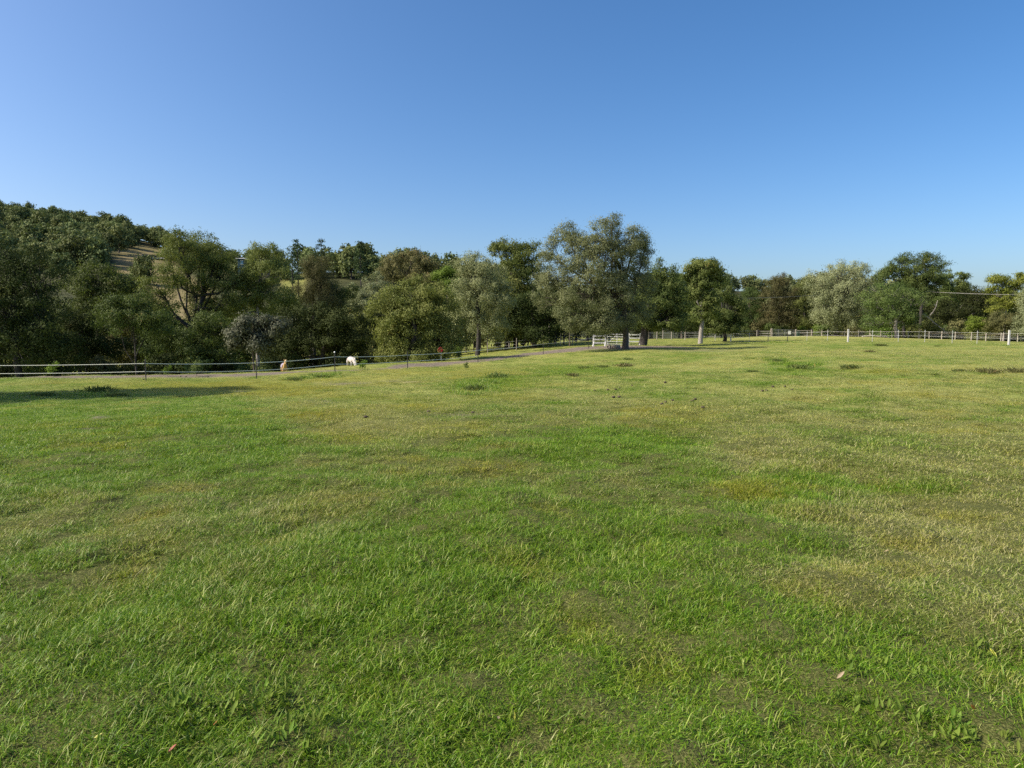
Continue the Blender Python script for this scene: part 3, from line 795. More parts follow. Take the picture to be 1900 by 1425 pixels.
def farm_building():
    p = W(287, 477, 395); z = p[2] - 1.2
    o = empty('farm_building', (p[0], 395, z), 'long low building with a thin white roof edge in the clearing on the left hill', 'building')
    w = MB(); w.box((0, 0, 1.1), (13, 4, 2.6)); w.build('wall', plain('dark_wall', (.05, .05, .055), .8, .2), o)
    r = MB(); r.box((0, -2.2, .35), (13.6, .3, .5)); r.build('deck_edge', M['white'], o)
    q = MB()
    for k in range(5): q.box((-6 + k * 3, -2.2, 1.3), (.18, .18, 1.5))
    q.build('veranda_post', M['white'], o)
    o = empty('water_tank', (p[0] - 10, 394, z), 'pale blue low tank at the left end of the long hillside building', 'tank')
    t = MB(); a = 2.2
    t.tube([(0, 0, -.5), (0, 0, 1.1)], [a, a], 16); t.build('tank_wall', plain('tank_blue', (.35, .42, .55), .5, .1), o)
    t = MB(); t.tube([(0, 0, 1.1), (0, 0, 1.15), (0, 0, 1.5)], [a + .1, a + .1, .3], 16); t.build('tank_roof', M['galv'], o)
farm_building()

# ------------------------------------------------------------------ fences
def gp(u, Y):
    x = (u - 950) / FPX * Y / math.cos(PITCH) * .997
    return np.array([x, Y, h(x, Y)])
def sag(a, b, s, n=7):
    t = np.linspace(0, 1, n)[:, None]
    P = a * (1 - t) + b * t; P[:, 2] -= (4 * s * t * (1 - t))[:, 0]
    return P
def ribbon(mb, P, hgt, thick=.006):
    P = np.asarray(P); n = len(P)
    up = np.array([0, 0, hgt / 2]); th = np.array([0, thick / 2, 0])
    V = np.stack([P - up - th, P + up - th, P + up + th, P - up + th], 1).reshape(-1, 3)
    i = np.arange(n - 1)[:, None] * 4; j = np.arange(4)[None]; j2 = (j + 1) % 4
    mb.add(V, np.stack([i + j, i + j2, i + 4 + j2, i + 4 + j], -1).reshape(-1, 4))

def tape_fence():
    st = [(-420, 40), (-130, 38), (269, 38), (475, 40), (621, 42), (756, 49), (887, 54), (1008, 64), (1092, 68)]
    o = empty('tape_fence', gp(269, 38), 'electric fence of two white tapes on dark steel pickets crossing the left half', 'fence')
    base = np.array(o.location)
    pm = MB(); pm.box((0, 0, .55), (.055, .012, 1.3)); pm.box((0, .025, .55), (.012, .045, 1.3))
    for q in (.25, .5, .75, 1.0): pm.box((0, -.01, q), (.07, .02, .02))
    pme = pm.mesh('post'); pme.materials.append(M['steel'])
    im = MB(); im.box((0, -.03, 0), (.05, .06, .07)); im.box((0, -.05, 0), (.03, .02, .1)); ime = im.mesh('insulator'); ime.materials.append(M['steel'])
    cm = MB(); cm.tube([(0, 0, 0), (0, 0, .05), (0, 0, .09)], [.045, .045, .02], 8); cme = cm.mesh('cap'); cme.materials.append(M['white'])
    P = [gp(u, Y) for u, Y in st]
    for i, p in enumerate(P):
        c = link('post', pme, None, o); c.location = p - base
        if st[i][0] == 1092: c.scale = (1, 1, .55)
        for hh in (.52, .95):
            if st[i][0] != 1092:
                k = link('insulator', ime, None, c); k.location = (0, 0, hh)
        if st[i][0] in (621,):
            k = link('cap', cme, None, c); k.location = (0, 0, 1.2)
    gate = gp(1101, 72)
    tops, lows = [], []
    E = P[:-1] + [gate]
    hts = [.95] * 8 + [.9]
    for lvl, nm in ((0, 'top'), (1, 'low')):
        m = MB()
        for i in range(len(E) - 1):
            if lvl == 1 and i > 5: continue
            ha, hb = hts[i] - lvl * .45, hts[i + 1] - lvl * .45
            ribbon(m, sag(E[i] + [0, -.05, ha], E[i + 1] + [0, -.05, hb], .05) - base, .030)
        m.build('tape', M['tape'], o)
tape_fence()

def right_tape_fence():
    o = empty('tape_fence', gp(1572, 68), 'thin white tape fence with three thick white posts along the right of the paddock', 'fence')
    base = np.array(o.location)
    line = lambda u: np.interp(u, [1296, 1355, 1572, 1870, 2200], [94, 85, 68, 58, 50])
    tm = MB(); tm.box((0, 0, .6), (.125, .125, 1.3), 0, .93); tm.box((0, 0, 1.265), (.10, .10, .03)); tme = tm.mesh('post'); tme.materials.append(M['postwhite'])
    n = MB(); n.box((0, 0, .55), (.035, .025, 1.2)); n.box((0, -.02, 1.0), (.07, .03, .05)); n.box((0, -.02, .6), (.07, .03, .05)); nme = n.mesh('slim_post'); nme.materials.append(M['postwhite'])
    d = MB(); d.box((0, 0, .55), (.06, .04, 1.2)); d.box((0, -.02, 1.0), (.08, .03, .05)); dme = d.mesh('steel_post'); dme.materials.append(M['steel'])
    P = []
    for u, k in [(1296,1),(1326,1),(1355,0),(1389,1),(1424,2),(1460,2),(1496,1),(1534,1),(1572,0),(1617,1),(1665,1),(1714,1),(1765,1),(1811,1),(1870,0),(1960,1),(2080,1)]:
        p = gp(u, line(u)); P.append(p)
        c = link(['post', 'slim_post', 'steel_post'][k], [tme, nme, dme][k], None, o); c.location = p - base
        if k == 0: c.scale = (1, 1, 1.0)
    for hh in (1.0, .6):
        m = MB()
        for a, b in zip(P[:-1], P[1:]): ribbon(m, sag(a + [0, -.11, hh], b + [0, -.11, hh], .02) - base, .008)
        m.build('tape', M['tape'], o)
right_tape_fence()

def rails_panel(u0, u1, Y, nr, label, gate=False):
    a, b = gp(u0, Y), gp(u1, Y)
    o = empty('farm_gate' if gate else 'rail_panel', a, label, 'gate' if gate else 'fence panel')
    Lx = b[0] - a[0]; dz = b[2] - a[2]
    H0 = 1.2
    if not gate:
        for x in (.06, Lx - .06):
            m = MB(); m.box((x, 0, H0 / 2), (.13, .13, H0 + .1)); m.box((x, -.0, H0 + .06), (.15, .15, .03)); m.build('post', M['white'], o)
            m = MB(); m.tube([(x, -.05, .45), (x + (-.12 if x < 1 else -.12), -.25, 0)], [.04, .06], 5); m.build('brace', M['white'], o)
        for k in range(nr):
            m = MB(); m.box((Lx / 2, -.075, H0 - .1 - k * .36), (Lx - .02, .035, .13)); m.build('rail', M['white'], o)
    else:
        for k in range(nr):
            zc = .16 + k * (1.04 / (nr - 1)); m = MB()
            m.tube([(.04, 0, zc + .04), (Lx - .04, 0, zc)], [.028, .028], 6); m.build('rail', M['white'], o)
        for x in (.04, Lx * .5, Lx - .04):
            m = MB(); m.box((x, .01, .7), (.05, .03, 1.2)); m.build('upright', M['white'], o)
        m = MB(); m.tube([(.05, .03, .2), (Lx * .5, .03, 1.2)], [.018, .018], 5); m.build('brace', M['white'], o)
    return o
rails_panel(1100, 1124, 72, 3, 'short white three rail fence panel at the left end of the white gate')
rails_panel(1125.5, 1163, 72.5, 5, 'white tubular gate with five rails, partly behind the trunk of the largest tree', True)
rails_panel(1165, 1188.5, 72, 3, 'white three rail fence panel between the two trunks right of the white gate')

def wire_fence(name, pts, label, hgt, mats, wires, rw, toprail=False, pr=.055, tops=None):
    P = [gp(u, Y) for u, Y in pts]
    o = empty(name, P[0], label, 'fence'); base = np.array(o.location)
    for i, p in enumerate(P):
        m = MB(); k = (i * 7919) % 10 / 10 - .5
        m.tube([(0, 0, -.1), (k * .04, 0, hgt * .5), (k * .08, k * .03, hgt * (1 + k * .08))], [pr * (1 + k * .3), pr, pr * .9], 6)
        c = m.build('post', M[mats], o); c.location = p - base
    for hh in wires:
        m = MB()
        for a, b in zip(P[:-1], P[1:]): m.tube(sag(a + [0, 0, hh], b + [0, 0, hh], .015, 4) - base, [rw] * 4, 4, False)
        m.build('wire', M['wire'], o)
    if toprail:
        m = MB()
        for a, b in zip(P[:-1], P[1:]): ribbon(m, sag(a + [0, -.08, hgt * .78], b + [0, -.08, hgt * .8], .05, 6) - base, .026, .02)
        m.build('top_rail', M['wood'], o)
    return o
wire_fence('wire_fence', [(1190, 98), (1218, 98), (1245, 98), (1270, 98), (1296, 97), (1326, 100), (1360, 108), (1403, 116)], 'grey post and wire fence seen right of the two trunks', 1.15, 'woodpale', (.3, .6, .9, 1.1), .010)
wire_fence('wire_fence', [(905, 84), (958, 84), (1018, 86), (1040, 86), (1062, 88), (1098, 90), (1130, 93)], 'thin post and wire fence in the shade behind the brown horse', 1.5, 'wood', (.4, .8, 1.2), .008, pr=.05)
wire_fence('timber_fence', [(1504.5, 115), (1523, 114), (1534, 113), (1565, 111), (1591, 110), (1612, 108), (1632, 107), (1653, 105), (1683, 103), (1703, 102), (1722, 100), (1745, 99), (1770, 98), (1800, 96), (1827, 94), (1855, 92), (1886, 91), (1930, 90), (1980, 88)],
           'weathered timber fence with a pale top rail at the far right', 1.15, 'woodpale', (.35, .65), .010, True)

def far_gate():
    def thick(u, Y, hgt, label, mat='wood', w=.3):
        p = gp(u, Y); o = empty('gate_post', p, label, 'post')
        m = MB(); m.box((0, 0, hgt / 2), (w, w, hgt), 0, .94); m.build('shaft', M[mat], o)
        m = MB(); m.box((0, 0, hgt + .02), (w * .8, w * .8, .05), 0, .7); m.build('top', M[mat], o)
    thick(1405, 117, 1.15, 'short thick dark post at the left end of the far timber rails', 'barkdark', .32)
    thick(1430, 117, 1.42, 'tall timber post at the left side of the far farm gate', 'wood', .26)
    thick(1475, 117, 1.2, 'timber post at the latch side of the far farm gate', 'wood', .24)
    thick(1504.5, 115.3, 1.2, 'thick brown post where the far rails meet the timber fence', 'barkdark', .30)
    def panel(u0, u1, Y, zs, label):
        a, b = gp(u0, Y), gp(u1, Y); o = empty('timber_rails', a, label, 'fence panel')
        for z in zs:
            m = MB(); m.box(((b[0] - a[0]) / 2, 0, z), (b[0] - a[0], .06, .13)); m.build('rail', M['woodpale'], o)
    panel(1407, 1428, 117.0, (.95, .6, .25), 'timber rails between the dark post and the far gate')
    panel(1478, 1503, 116.4, (1.0, .62, .25), 'three pale timber rails right of the far farm gate')
    a, b = gp(1431.5, 117), gp(1474, 117); Lx = b[0] - a[0]
    o = empty('farm_gate', a, 'wide grey tubular farm gate carrying a white notice, in the distance', 'gate')
    for k in range(6):
        m = MB(); m.tube([(0, 0, .2 + k * .22), (Lx, 0, .15 + k * .2)], [.022, .022], 5, False); m.build('rail', M['galv'], o)
    for x in (.02, Lx * .27, Lx * .55, Lx - .02):
        m = MB(); m.box((x, .01, .7), (.05, .03, 1.2)); m.build('upright', M['galv'], o)
    o2 = empty('notice_board', (a[0] + Lx * .74, a[1] - .06, a[2] + .75), 'white square notice hanging on the far farm gate', 'sign')
    m = MB(); m.box((0, 0, 0), (.46, .02, .60)); m.build('plate', M['white'], o2)
    m = MB(); m.tube([(-.18, .01, .3), (-.18, .03, .42)], [.008, .008], 4); m.tube([(.18, .01, .3), (.18, .03, .42)], [.008, .008], 4); m.build('hook', M['steel'], o2)
    p = gp(1479.5, 116)
    o3 = empty('rubbish_bin', p, 'dark green bin standing beside the latch post of the far gate', 'bin')
    m = MB(); m.box((0, 0, .42), (.42, .42, .84), 0, 1.15); m.build('body', plain('bin_green', (.02, .05, .04), .5, .1), o3)
    m = MB(); m.box((0, 0, .88), (.52, .52, .06)); m.build('lid', plain('bin_lid', (.03, .06, .05), .5, .1), o3)
far_gate()

# overhead wires with their poles hidden in the trees
def pole(u, vtop, Y, label):
    p = W(u, vtop, Y); z = h(p[0], Y)
    o = empty('power_pole', (p[0], Y, z), label, 'power pole', 'poles of the overhead line')
    m = MB(); m.tube([(0, 0, -.3), (0, 0, p[2] - z + .3)], [.16, .11], 8); m.build('shaft', M['barkdark'], o)
    m = MB(); m.box((0, -.14, p[2] - z), (2.0, .1, .12), .2); m.build('crossarm', M['barkdark'], o)
    for q in (-.9, 0.1, .9):
        m = MB(); m.tube([(q, -.14 + q * .2, p[2] - z + .06), (q, -.14 + q * .2, p[2] - z + .2)], [.04, .03], 6); m.build('insulator', M['white'], o)
    return p, z
pa, za = pole(1340, 556, 106, 'timber power pole hidden behind the tall round headed tree')
pb, zb = pole(1640, 536, 145, 'timber power pole hidden behind the tangled olive tree')
pc, zc_ = pole(2060, 550, 78, 'timber power pole beyond the right edge of the photo')
for q, nm in ((-.9, 'lowest and nearest'), (.1, 'middle'), (.9, 'farthest')):
    m = MB()
    off = np.array([q, -.14 + q * .2, .2])
    m.tube(sag(pa + off, pb + off + [0, 0, -.25 * (q < 0)], .5, 14), [.011] * 14, 5, False)
    m.tube(sag(pb + off, pc + off, .5, 14), [.011] * 14, 5, False)
    o = m.build('overhead_wire', plain('cable', (.30, .29, .26), .6, .1)); tag(o, f'pale overhead wire before the right hand trees, {nm} of three', 'wire', 'overhead wires')

# ------------------------------------------------------------------ horses
def horse(loc, rz, s, pose, coat, label, rug=None, manecol=(.6, .5, .3)):
    """joint chain facing +X, built with the skin modifier"""
    if pose == 'graze':
        neck = [(.62, 0, 1.12, .20, .26), (.88, 0, .92, .13, .19), (1.08, 0, .62, .10, .15), (1.16, 0, .42, .095, .13), (1.22, 0, .22, .075, .09), (1.25, 0, .08, .06, .065)]
    else:
        neck = [(.62, 0, 1.22, .19, .25), (.80, 0, 1.45, .13, .18), (.95, 0, 1.68, .10, .14), (1.06, 0, 1.74, .095, .12), (1.24, 0, 1.58, .075, .09), (1.36, 0, 1.44, .06, .065)]
    pts, edges, rad = [], [], []
    def add(p, r, par=None):
        pts.append(p); rad.append(r)
        if par is not None: edges.append((par, len(pts) - 1))
        return len(pts) - 1
    c0 = add((0, 0, 1.14), (.29, .31))
    c1 = add((-.38, 0, 1.17), (.28, .30), c0); c2 = add((-.70, 0, 1.16), (.25, .27), c1); c3 = add((-.86, 0, 1.10), (.14, .18), c2)
    d1 = add((.35, 0, 1.14), (.26, .31), c0)
    pr = d1
    for (x, y, z, a, b) in neck: pr = add((x, y, z), (a, b), pr)
    for sy in (-1, 1):
        a = add((.50, sy * .17, .88), (.11, .12), d1); a = add((.52, sy * .17, .52), (.058, .062), a); a = add((.50, sy * .17, .30), (.042, .045), a); a = add((.52, sy * .17, .08), (.05, .05), a); a = add((.57, sy * .17, .02), (.055, .045), a)
        st = sy * .06
        a = add((-.66, sy * .17, .88), (.15, .17), c2); a = add((-.58 + st, sy * .17, .66), (.10, .11), a); a = add((-.80 + st, sy * .17, .46), (.055, .06), a); a = add((-.76 + st, sy * .17, .22), (.042, .045), a); a = add((-.74 + st, sy * .17, .07), (.05, .05), a); a = add((-.69 + st, sy * .17, .02), (.055, .045), a)
    me = bpy.data.meshes.new('body'); me.from_pydata(pts, edges, []); me.update()
    o = empty('horse', loc, label, 'horse', rz=rz); o.scale = (s, s, s)
    b = link('body', me, coat, o)
    sk = b.modifiers.new('skin', 'SKIN')
    me.skin_vertices[0].use_root if False else None
    for i, r in enumerate(rad): me.skin_vertices[0].data[i].radius = r
    for i in range(len(pts)): me.skin_vertices[0].data[i].use_root = (i == 0)
    sk.use_smooth_shade = True
    ss = b.modifiers.new('sub', 'SUBSURF'); ss.levels = 2; ss.render_levels = 2
    hx, hy, hz = neck[3][:3]
    mm = plain('mane', manecol, .7, .2)
    m = MB()
    for i in range(len(neck) - 2):
        for k in range(5):
            t = k / 5; p = np.array(neck[i][:3]) * (1 - t) + np.array(neck[i + 1][:3]) * t; n_ = np.array(neck[i + 1][:3]) - np.array(neck[i][:3]); n_ = n_ / np.linalg.norm(n_)
            up = np.array([-n_[2], 0, n_[0]]); up = up if up[2] > 0 or pose == 'graze' else -up
            q = p + up * (neck[i][4] * .9)
            m.tube([q, q + [0, .08, .03], q + [-.02, .15, -.14]], [.03, .03, .01], 4)
    m.build('mane', mm, o)
    m = MB()
    for k in range(9):
        a = k / 9 * 6.28
        m.tube([(-.92, 0, 1.2), (-1.02, math.cos(a) * .04, 1.0), (-1.0 + math.sin(a) * .04, math.cos(a) * .07, .55)], [.045, .05, .015], 4)
    m.build('tail', mm, o)
    for sy in (-1, 1):
        m = MB(); e = np.array(neck[2 if pose != 'graze' else 3][:3]); e = e + ([.03, sy * .07, .10] if pose != 'graze' else [-.12, sy * .08, .02])
        m.tube([e, e + ([0, sy * .02, .10] if pose != 'graze' else [-.10, sy * .03, .03]), e + ([.01, sy * .02, .16] if pose != 'graze' else [-.15, sy * .03, .02])], [.035, .04, .008], 6); m.build('ear', coat, o)
    if rug:
        # blanket draped over back and flanks
        xs = np.linspace(-.92, .55, 14); th = np.linspace(-1.75, 1.75, 17)
        V = []
        for x in xs:
            rr = np.interp(x, [-.92, -.8, -.5, 0, .4, .55], [.22, .30, .345, .345, .34, .30])
            for t in th: V.append((x, math.sin(t) * rr * .98, 1.12 + math.cos(t) * rr * 1.08 - .02 * abs(t)))
        F = [[i * 17 + j, i * 17 + j + 1, (i + 1) * 17 + j + 1, (i + 1) * 17 + j] for i in range(13) for j in range(16)]
        r = link('rug', mesh_np('rug', np.array(V), np.array(F), True), rug, o)
        so = r.modifiers.new('thickness', 'SOLIDIFY'); so.thickness = .02; so.offset = 1
    return o
p = gp(527, 57)
horse(tuple(p), R(-66), .80, 'up', plain('palomino_coat', (.48, .30, .12), .6, .2, 4), 'golden pony with a pale rug standing head up facing us, by the tape fence', plain('pale_rug', (.28, .24, .30), .8, .2, 12))
p = gp(652, 60)
horse(tuple(p), R(-58), .86, 'graze', plain('white_coat', (.50, .45, .42), .6, .15, 4), 'white horse grazing with its head down between two steel fence posts', None, (.75, .72, .65))
p = gp(986, 88)
horse((p[0], p[1], p[2]), R(184), .86, 'graze', plain('brown_coat', (.07, .045, .035), .6, .2, 4), 'brown horse in a grey rug standing in the deep shade under the trees', plain('grey_rug', (.15, .14, .15), .8, .2, 3), (.03, .025, .02))

# ------------------------------------------------------------------ small things by the fence
p = gp(820.5, 60)
o = empty('marker_reel', (p[0], 58.5, h(p[0], 58.5)), 'small red reel on a slim white post behind the tape fence', 'reel')
m = MB(); m.box((.06, 0, .5), (.06, .05, 1.1)); m.build('stake', M['white'], o)
a = np.linspace(0, 2 * math.pi, 17)
m = MB(); m.tube(np.stack([np.cos(a) * .17, 0 * a - .05, np.sin(a) * .17 + 1.0], 1), [.065] * 17, 6, False); m.build('hoop', M['red'], o)
m = MB(); m.tube([(0, -.14, 1.0), (0, .0, 1.0)], [.05, .05], 8); m.box((0, -.05, 1.0), (.28, .03, .04)); m.build('hub', M['red'], o)

def log(u, v, L, r, label, rz):
    x, y, z = ground_at(u, v)
    o = empty('hollow_log', (x, y, z), label, 'log', 'hollow logs by the largest tree', rz)
    a = np.linspace(0, 2 * math.pi, 11)[:-1]
    V, F = [], []
    for k, (xx, rr) in enumerate([(-L/2, r), (L/2, r * .92), (L/2, r * .6), (-L/2, r * .6)]):
        for t in a: V.append((xx, math.cos(t) * rr, r * .8 + math.sin(t) * rr))
    for k in range(4):
        for j in range(10): F.append([k*10 + j, k*10 + (j+1) % 10, ((k+1) % 4)*10 + (j+1) % 10, ((k+1) % 4)*10 + j])
    link('bark_shell', mesh_np('log', np.array(V), np.array(F)[:, ::-1], True), M['wood'], o)
log(1130, 647, .45, .20, 'shorter of two hollow logs lying left of the largest trunk', R(70))
log(1143, 646.5, .75, .19, 'longer hollow log lying against the shorter one left of the largest trunk', R(5))

def stick(pts, r, name, label, cat, mat):
    P = np.array(pts); b = P[0]
    o = empty(name, b, label, cat); m = MB()
    m.tube(P - b, np.linspace(r, r * .5, len(P)), 6); m.build('stem', M[mat], o)
    m = MB(); k = len(P) // 2
    for j in range(4):
        q = P[max(1, min(len(P) - 2, 1 + j))] - b; m.tube([q, q + [g.normal() * .4, g.normal() * .3, abs(g.normal()) * .4]], [r * .5, r * .2], 4)
    m.build('side_branch', M[mat], o)
stick([gp(1598, 104) + [0, 0, .12], gp(1615, 104) + [0, 0, .2], gp(1640, 103.5) + [0, 0, .12], gp(1652, 103) + [0, 0, .08]], .12, 'fallen_log', 'long pale fallen log along the foot of the far timber fence', 'log', 'woodpale')
stick([W(1713, 582, 104), W(1722, 589, 104), W(1735, 600, 104), W(1750, 612, 104), W(1760, 622, 104)], .10, 'leaning_branch', 'white dead branch leaning under the umbrella shaped pine', 'branch', 'barkpale')
# dead pale trunk among right trees
stick([W(1726, 585, 113), W(1732, 578, 112.5), W(1737, 569, 112), W(1740, 557, 112)], .08, 'dead_limb', 'short white dead limb among the dark trees right of the umbrella pine', 'branch', 'barkpale')

# weeds and saplings along the fence
sap = [proto(3, 1.0, .45, 420, (.12, .06), mt, 'barkdark', .1, .2, .15, 140 + i, .015, .25) for i, mt in enumerate(['bright', 'mid'])]
for u, v, s, k, lab in [(848, 664, 1.5, 0, 'light green sapling right of the red reel'), (673, 688, .75, 0, 'small weed sapling below the white horse'), (100, 699, .9, 0, 'green weed in the track at the far left'),
                        (312, 699, .7, 0, 'green weed on the track right of the first steel post'), (365, 698, 1.0, 1, 'larger weed standing in the track between the first two posts'), (865, 686, .5, 1, 'tiny weed sprouting right of the picket below the reel')]:
    x, y, z = ground_at(u, v)
    place(sap[k], 'weed_sapling', lab, None, x, y, s, g.uniform(0, 6), z=z, cat='plant')

# ------------------------------------------------------------------ grass
def tuft(seed, nb, rad, h0, h1, wd, bend, seg=2, up=.5):
    g = np.random.default_rng(seed)
    a = g.uniform(0, 6.28, nb); r = rad * np.sqrt(g.random(nb))
    # blades grow in little bunches
    k = max(3, nb // 9); ca = g.uniform(0, 6.28, k); cr = rad * np.sqrt(g.random(k)); ci = g.integers(0, k, nb)
    bx = np.where(g.random(nb) < .65, np.cos(ca[ci]) * cr[ci] + g.normal(size=nb) * rad * .10, np.cos(a) * r)
    by = np.where(g.random(nb) < .65, np.sin(ca[ci]) * cr[ci] + g.normal(size=nb) * rad * .10, np.sin(a) * r)
    L = g.uniform(h0, h1, nb) * g.choice([1, 1, 1, .6, 1.25], nb)
    d = g.uniform(0, 6.28, nb); tilt = np.abs(g.normal(size=nb)) * up
    D = np.stack([np.cos(d), np.sin(d)], 1)
    Sd = np.stack([-np.sin(d), np.cos(d), 0 * d], 1)
    tw = g.normal(size=nb) * .5
    Sd = Sd * np.cos(tw)[:, None] + np.stack([D[:, 0], D[:, 1], 0 * d], 1) * np.sin(tw)[:, None]
    V, Tn, Tp = [], [], []
    w = wd * g.uniform(.7, 1.3, nb)
    for s in range(seg + 1):
        t = s / seg
        ang = np.minimum(tilt + bend * t * g.uniform(.5, 1.3, nb), 1.75)
        if s == 0: P = np.stack([bx, by, np.full(nb, -.01)], 1)
        else: P = P + np.stack([D[:, 0] * np.sin(ang), D[:, 1] * np.sin(ang), np.cos(ang)], 1) * (L / seg)[:, None]
        ww = w * (1 - t * .55)
        if s < seg: V += [P - Sd * ww[:, None] / 2, P + Sd * ww[:, None] / 2]
        else: V += [P]
    m = 2 * seg + 1
    V = np.stack(V, 1).reshape(-1, 3); b0 = np.arange(nb) * m
    Q = np.vstack([np.stack([b0 + 2*s, b0 + 2*s + 1, b0 + 2*s + 3, b0 + 2*s + 2], 1) for s in range(seg - 1)]) if seg > 1 else np.zeros((0, 4), int)
    T3 = np.stack([b0 + m - 3, b0 + m - 2, b0 + m - 1], 1)
    tint = np.repeat(g.random(nb), m); tip = np.tile(np.repeat(np.arange(seg + 1) / seg, 2)[:m], nb)
    me = mesh_np('tuft', V, [Q, T3] if len(Q) else T3, True, {'tint': ('FLOAT', tint), 'tip': ('FLOAT', tip)})
    me.materials.append(M['grass'])
    return me
gc = bpy.data.collections.new('grass_tufts')
specs = []
for i in range(6): specs.append(tuft(200 + i, 180, .12, .018, .046, .0036, 1.25, 3, .8))       # 0-5 near short
for i in range(4): specs.append(tuft(210 + i, 130, .11, .030, .075, .0040, 1.2, 3, .6))          # 6-9 near long
for i in range(4): specs.append(tuft(220 + i, 230, .13, .018, .055, .0034, 1.5, 3, 1.05))         # 10-13 near dry curly
for i in range(5): specs.append(tuft(230 + i, 290, .24, .018, .045, .0056, 1.2, 2, .8))         # 14-18 mid
for i in range(3): specs.append(tuft(240 + i, 190, .22, .035, .072, .0060, 1.1, 2, .6))          # 19-21 mid long
for i in range(4): specs.append(tuft(250 + i, 240, .50, .025, .05, .014, 1.1, 2, .85))          # 22-25 far
for i in range(3): specs.append(tuft(260 + i, 6, .05, .09, .20, .0022, 1.3, 3, .6))          # 26-28 stalks
for i in range(3): specs.append(tuft(270 + i, 170, .35, .08, .17, .014, .9, 2, .5))         # 29-31 far tall
for i, me in enumerate(specs):
    o = bpy.data.objects.new(f'tuft_{i:03d}', me); gc.objects.link(o)

def scatter(n, r0, r1, amax=R(44)):
    r = np.sqrt(rng.uniform(r0 ** 2, r1 ** 2, n)); a = rng.uniform(-amax, amax, n)
    return r * np.sin(a), r * np.cos(a)
PX, IDX, SC, DR, YE = [], [], [], [], []
def band(dens, r0, r1, kind):
    area = R(88) / 2 * (r1 ** 2 - r0 ** 2)
    n = int(area * dens)
    x, y = scatter(n, r0, r1); z = H(x, y)
    dry, yel, dirt = fields(x, y, z)
    cl = fbm(x, y, .9, 51); cl2 = fbm(x, y, 3.2, 57)
    keep = rng.random(n) > dirt * .97
    if kind == 'near':
        lush = (cl * .6 + cl2 * 1.0 - dry * .5 > .66)
        idx = np.where(lush & (rng.random(n) < .6), rng.integers(6, 10, n), np.where(rng.random(n) < dry * .9, rng.integers(10, 14, n), rng.integers(0, 6, n)))
        s = .55 + cl * .45 + cl2 * .65; keep &= rng.random(n) > np.clip(cl2 * 2.0 - 1.2, 0, .35)
    elif kind == 'mid':
        lush = (cl * .6 + cl2 * 1.0 - dry * .5 > .66)
        idx = np.where(lush & (rng.random(n) < .4), rng.integers(19, 22, n), rng.integers(14, 19, n)); s = .5 + cl * .45 + cl2 * .75 - dry * .15
    elif kind == 'far':
        idx = rng.integers(22, 26, n); s = .55 + cl * .5 - dry * .2; 
    else:
        idx = rng.integers(26, 29, n); s = .7 + rng.random(n) * .7; dry = dry * .5 + .35 + rng.random(n) * .3; keep &= rng.random(n) < .25 + cl * .8
    x, y, z, idx, s, dry, yel = [q[keep] for q in (x, y, z, idx, s * (0.8 + .4 * rng.random(n)), dry, yel)]
    PX.append(np.stack([x, y, z - .004], 1)); IDX.append(idx)
    SC.append(np.stack([s * .5 + .6, s * .5 + .6, s], 1)); DR.append(dry); YE.append(yel)
band(230, 1.2, 5, 'near'); band(170, 5, 9.5, 'near'); band(55, 9, 16, 'mid'); band(34, 16, 30, 'mid'); band(8, 29, 50, 'far'); band(4, 50, 100, 'far')
band(1.0, 1.5, 12, 'stalk')

def patch(u, v, ru, rv, n, idxr, s0, s1, dryv=None, yelv=0.0):
    """tall clumps at a place in the paddock"""
    x0, y0, z0 = ground_at(u, v)
    xw = ru / FPX * y0; xa, ya, _ = ground_at(u, v - rv); yw = max(.15, ya - y0)
    x = x0 + rng.normal(size=n) * xw * .6; y = y0 + rng.normal(size=n) * yw * .6; z = H(x, y)
    PX.append(np.stack([x, y, z - .005], 1)); IDX.append(rng.integers(idxr[0], idxr[1], n))
    s = rng.uniform(s0, s1, n); SC.append(np.stack([s * .8, s * .8, s], 1))
    DR.append(np.full(n, .12 if dryv is None else dryv) + rng.random(n) * .15); YE.append(np.full(n, yelv))
patch(900, 716, 60, 8, 60, (29, 32), .7, 1.3); patch(1010, 692, 60, 4, 30, (29, 32), .6, 1.1, .2); patch(1120, 684, 60, 3, 24, (29, 32), .6, 1.2, .2)
patch(1480, 680, 26, 4, 22, (29, 32), .9, 1.6, .05); patch(1440, 668, 26, 3, 16, (29, 32), .8, 1.3, .1); patch(1290, 640, 60, 3, 20, (29, 32), .5, .9, .3); patch(1440, 636, 60, 2, 40, (29, 32), .7, 1.3, .1)
patch(560, 701, 24, 3, 16, (29, 32), .8, 1.5, .1); patch(610, 698, 32, 3, 22, (29, 32), .8, 1.6, .1); patch(180, 735, 60, 8, 40, (29, 32), .6, 1.5, .15); patch(60, 735, 60, 8, 16, (29, 32), .6, 1.2, .2)
patch(670, 689, 10, 2, 5, (29, 32), .8, 1.5, .1); patch(940, 668, 50, 3, 20, (29, 32), .5, 1.0, .3); patch(820, 684, 60, 2, 20, (29, 32), .4, .8, .25); patch(1150, 640, 20, 2, 6, (29, 32), .5, .9, .4)
patch(1560, 725, 30, 3, 6, (19, 22), .9, 1.4, .1); patch(1700, 905, 80, 12, 60, (19, 22), .7, 1.3, .05); patch(1480, 895, 90, 16, 80, (19, 22), .7, 1.3, .05); patch(1400, 912, 50, 10, 60, (19, 22), .6, 1.0, .2, .7)
patch(1230, 818, 60, 12, 40, (19, 22), .7, 1.2, .05); patch(1050, 840, 110, 14, 50, (19, 22), .7, 1.2, .05); patch(1820, 780, 80, 6, 30, (19, 22), .7, 1.2, .1)

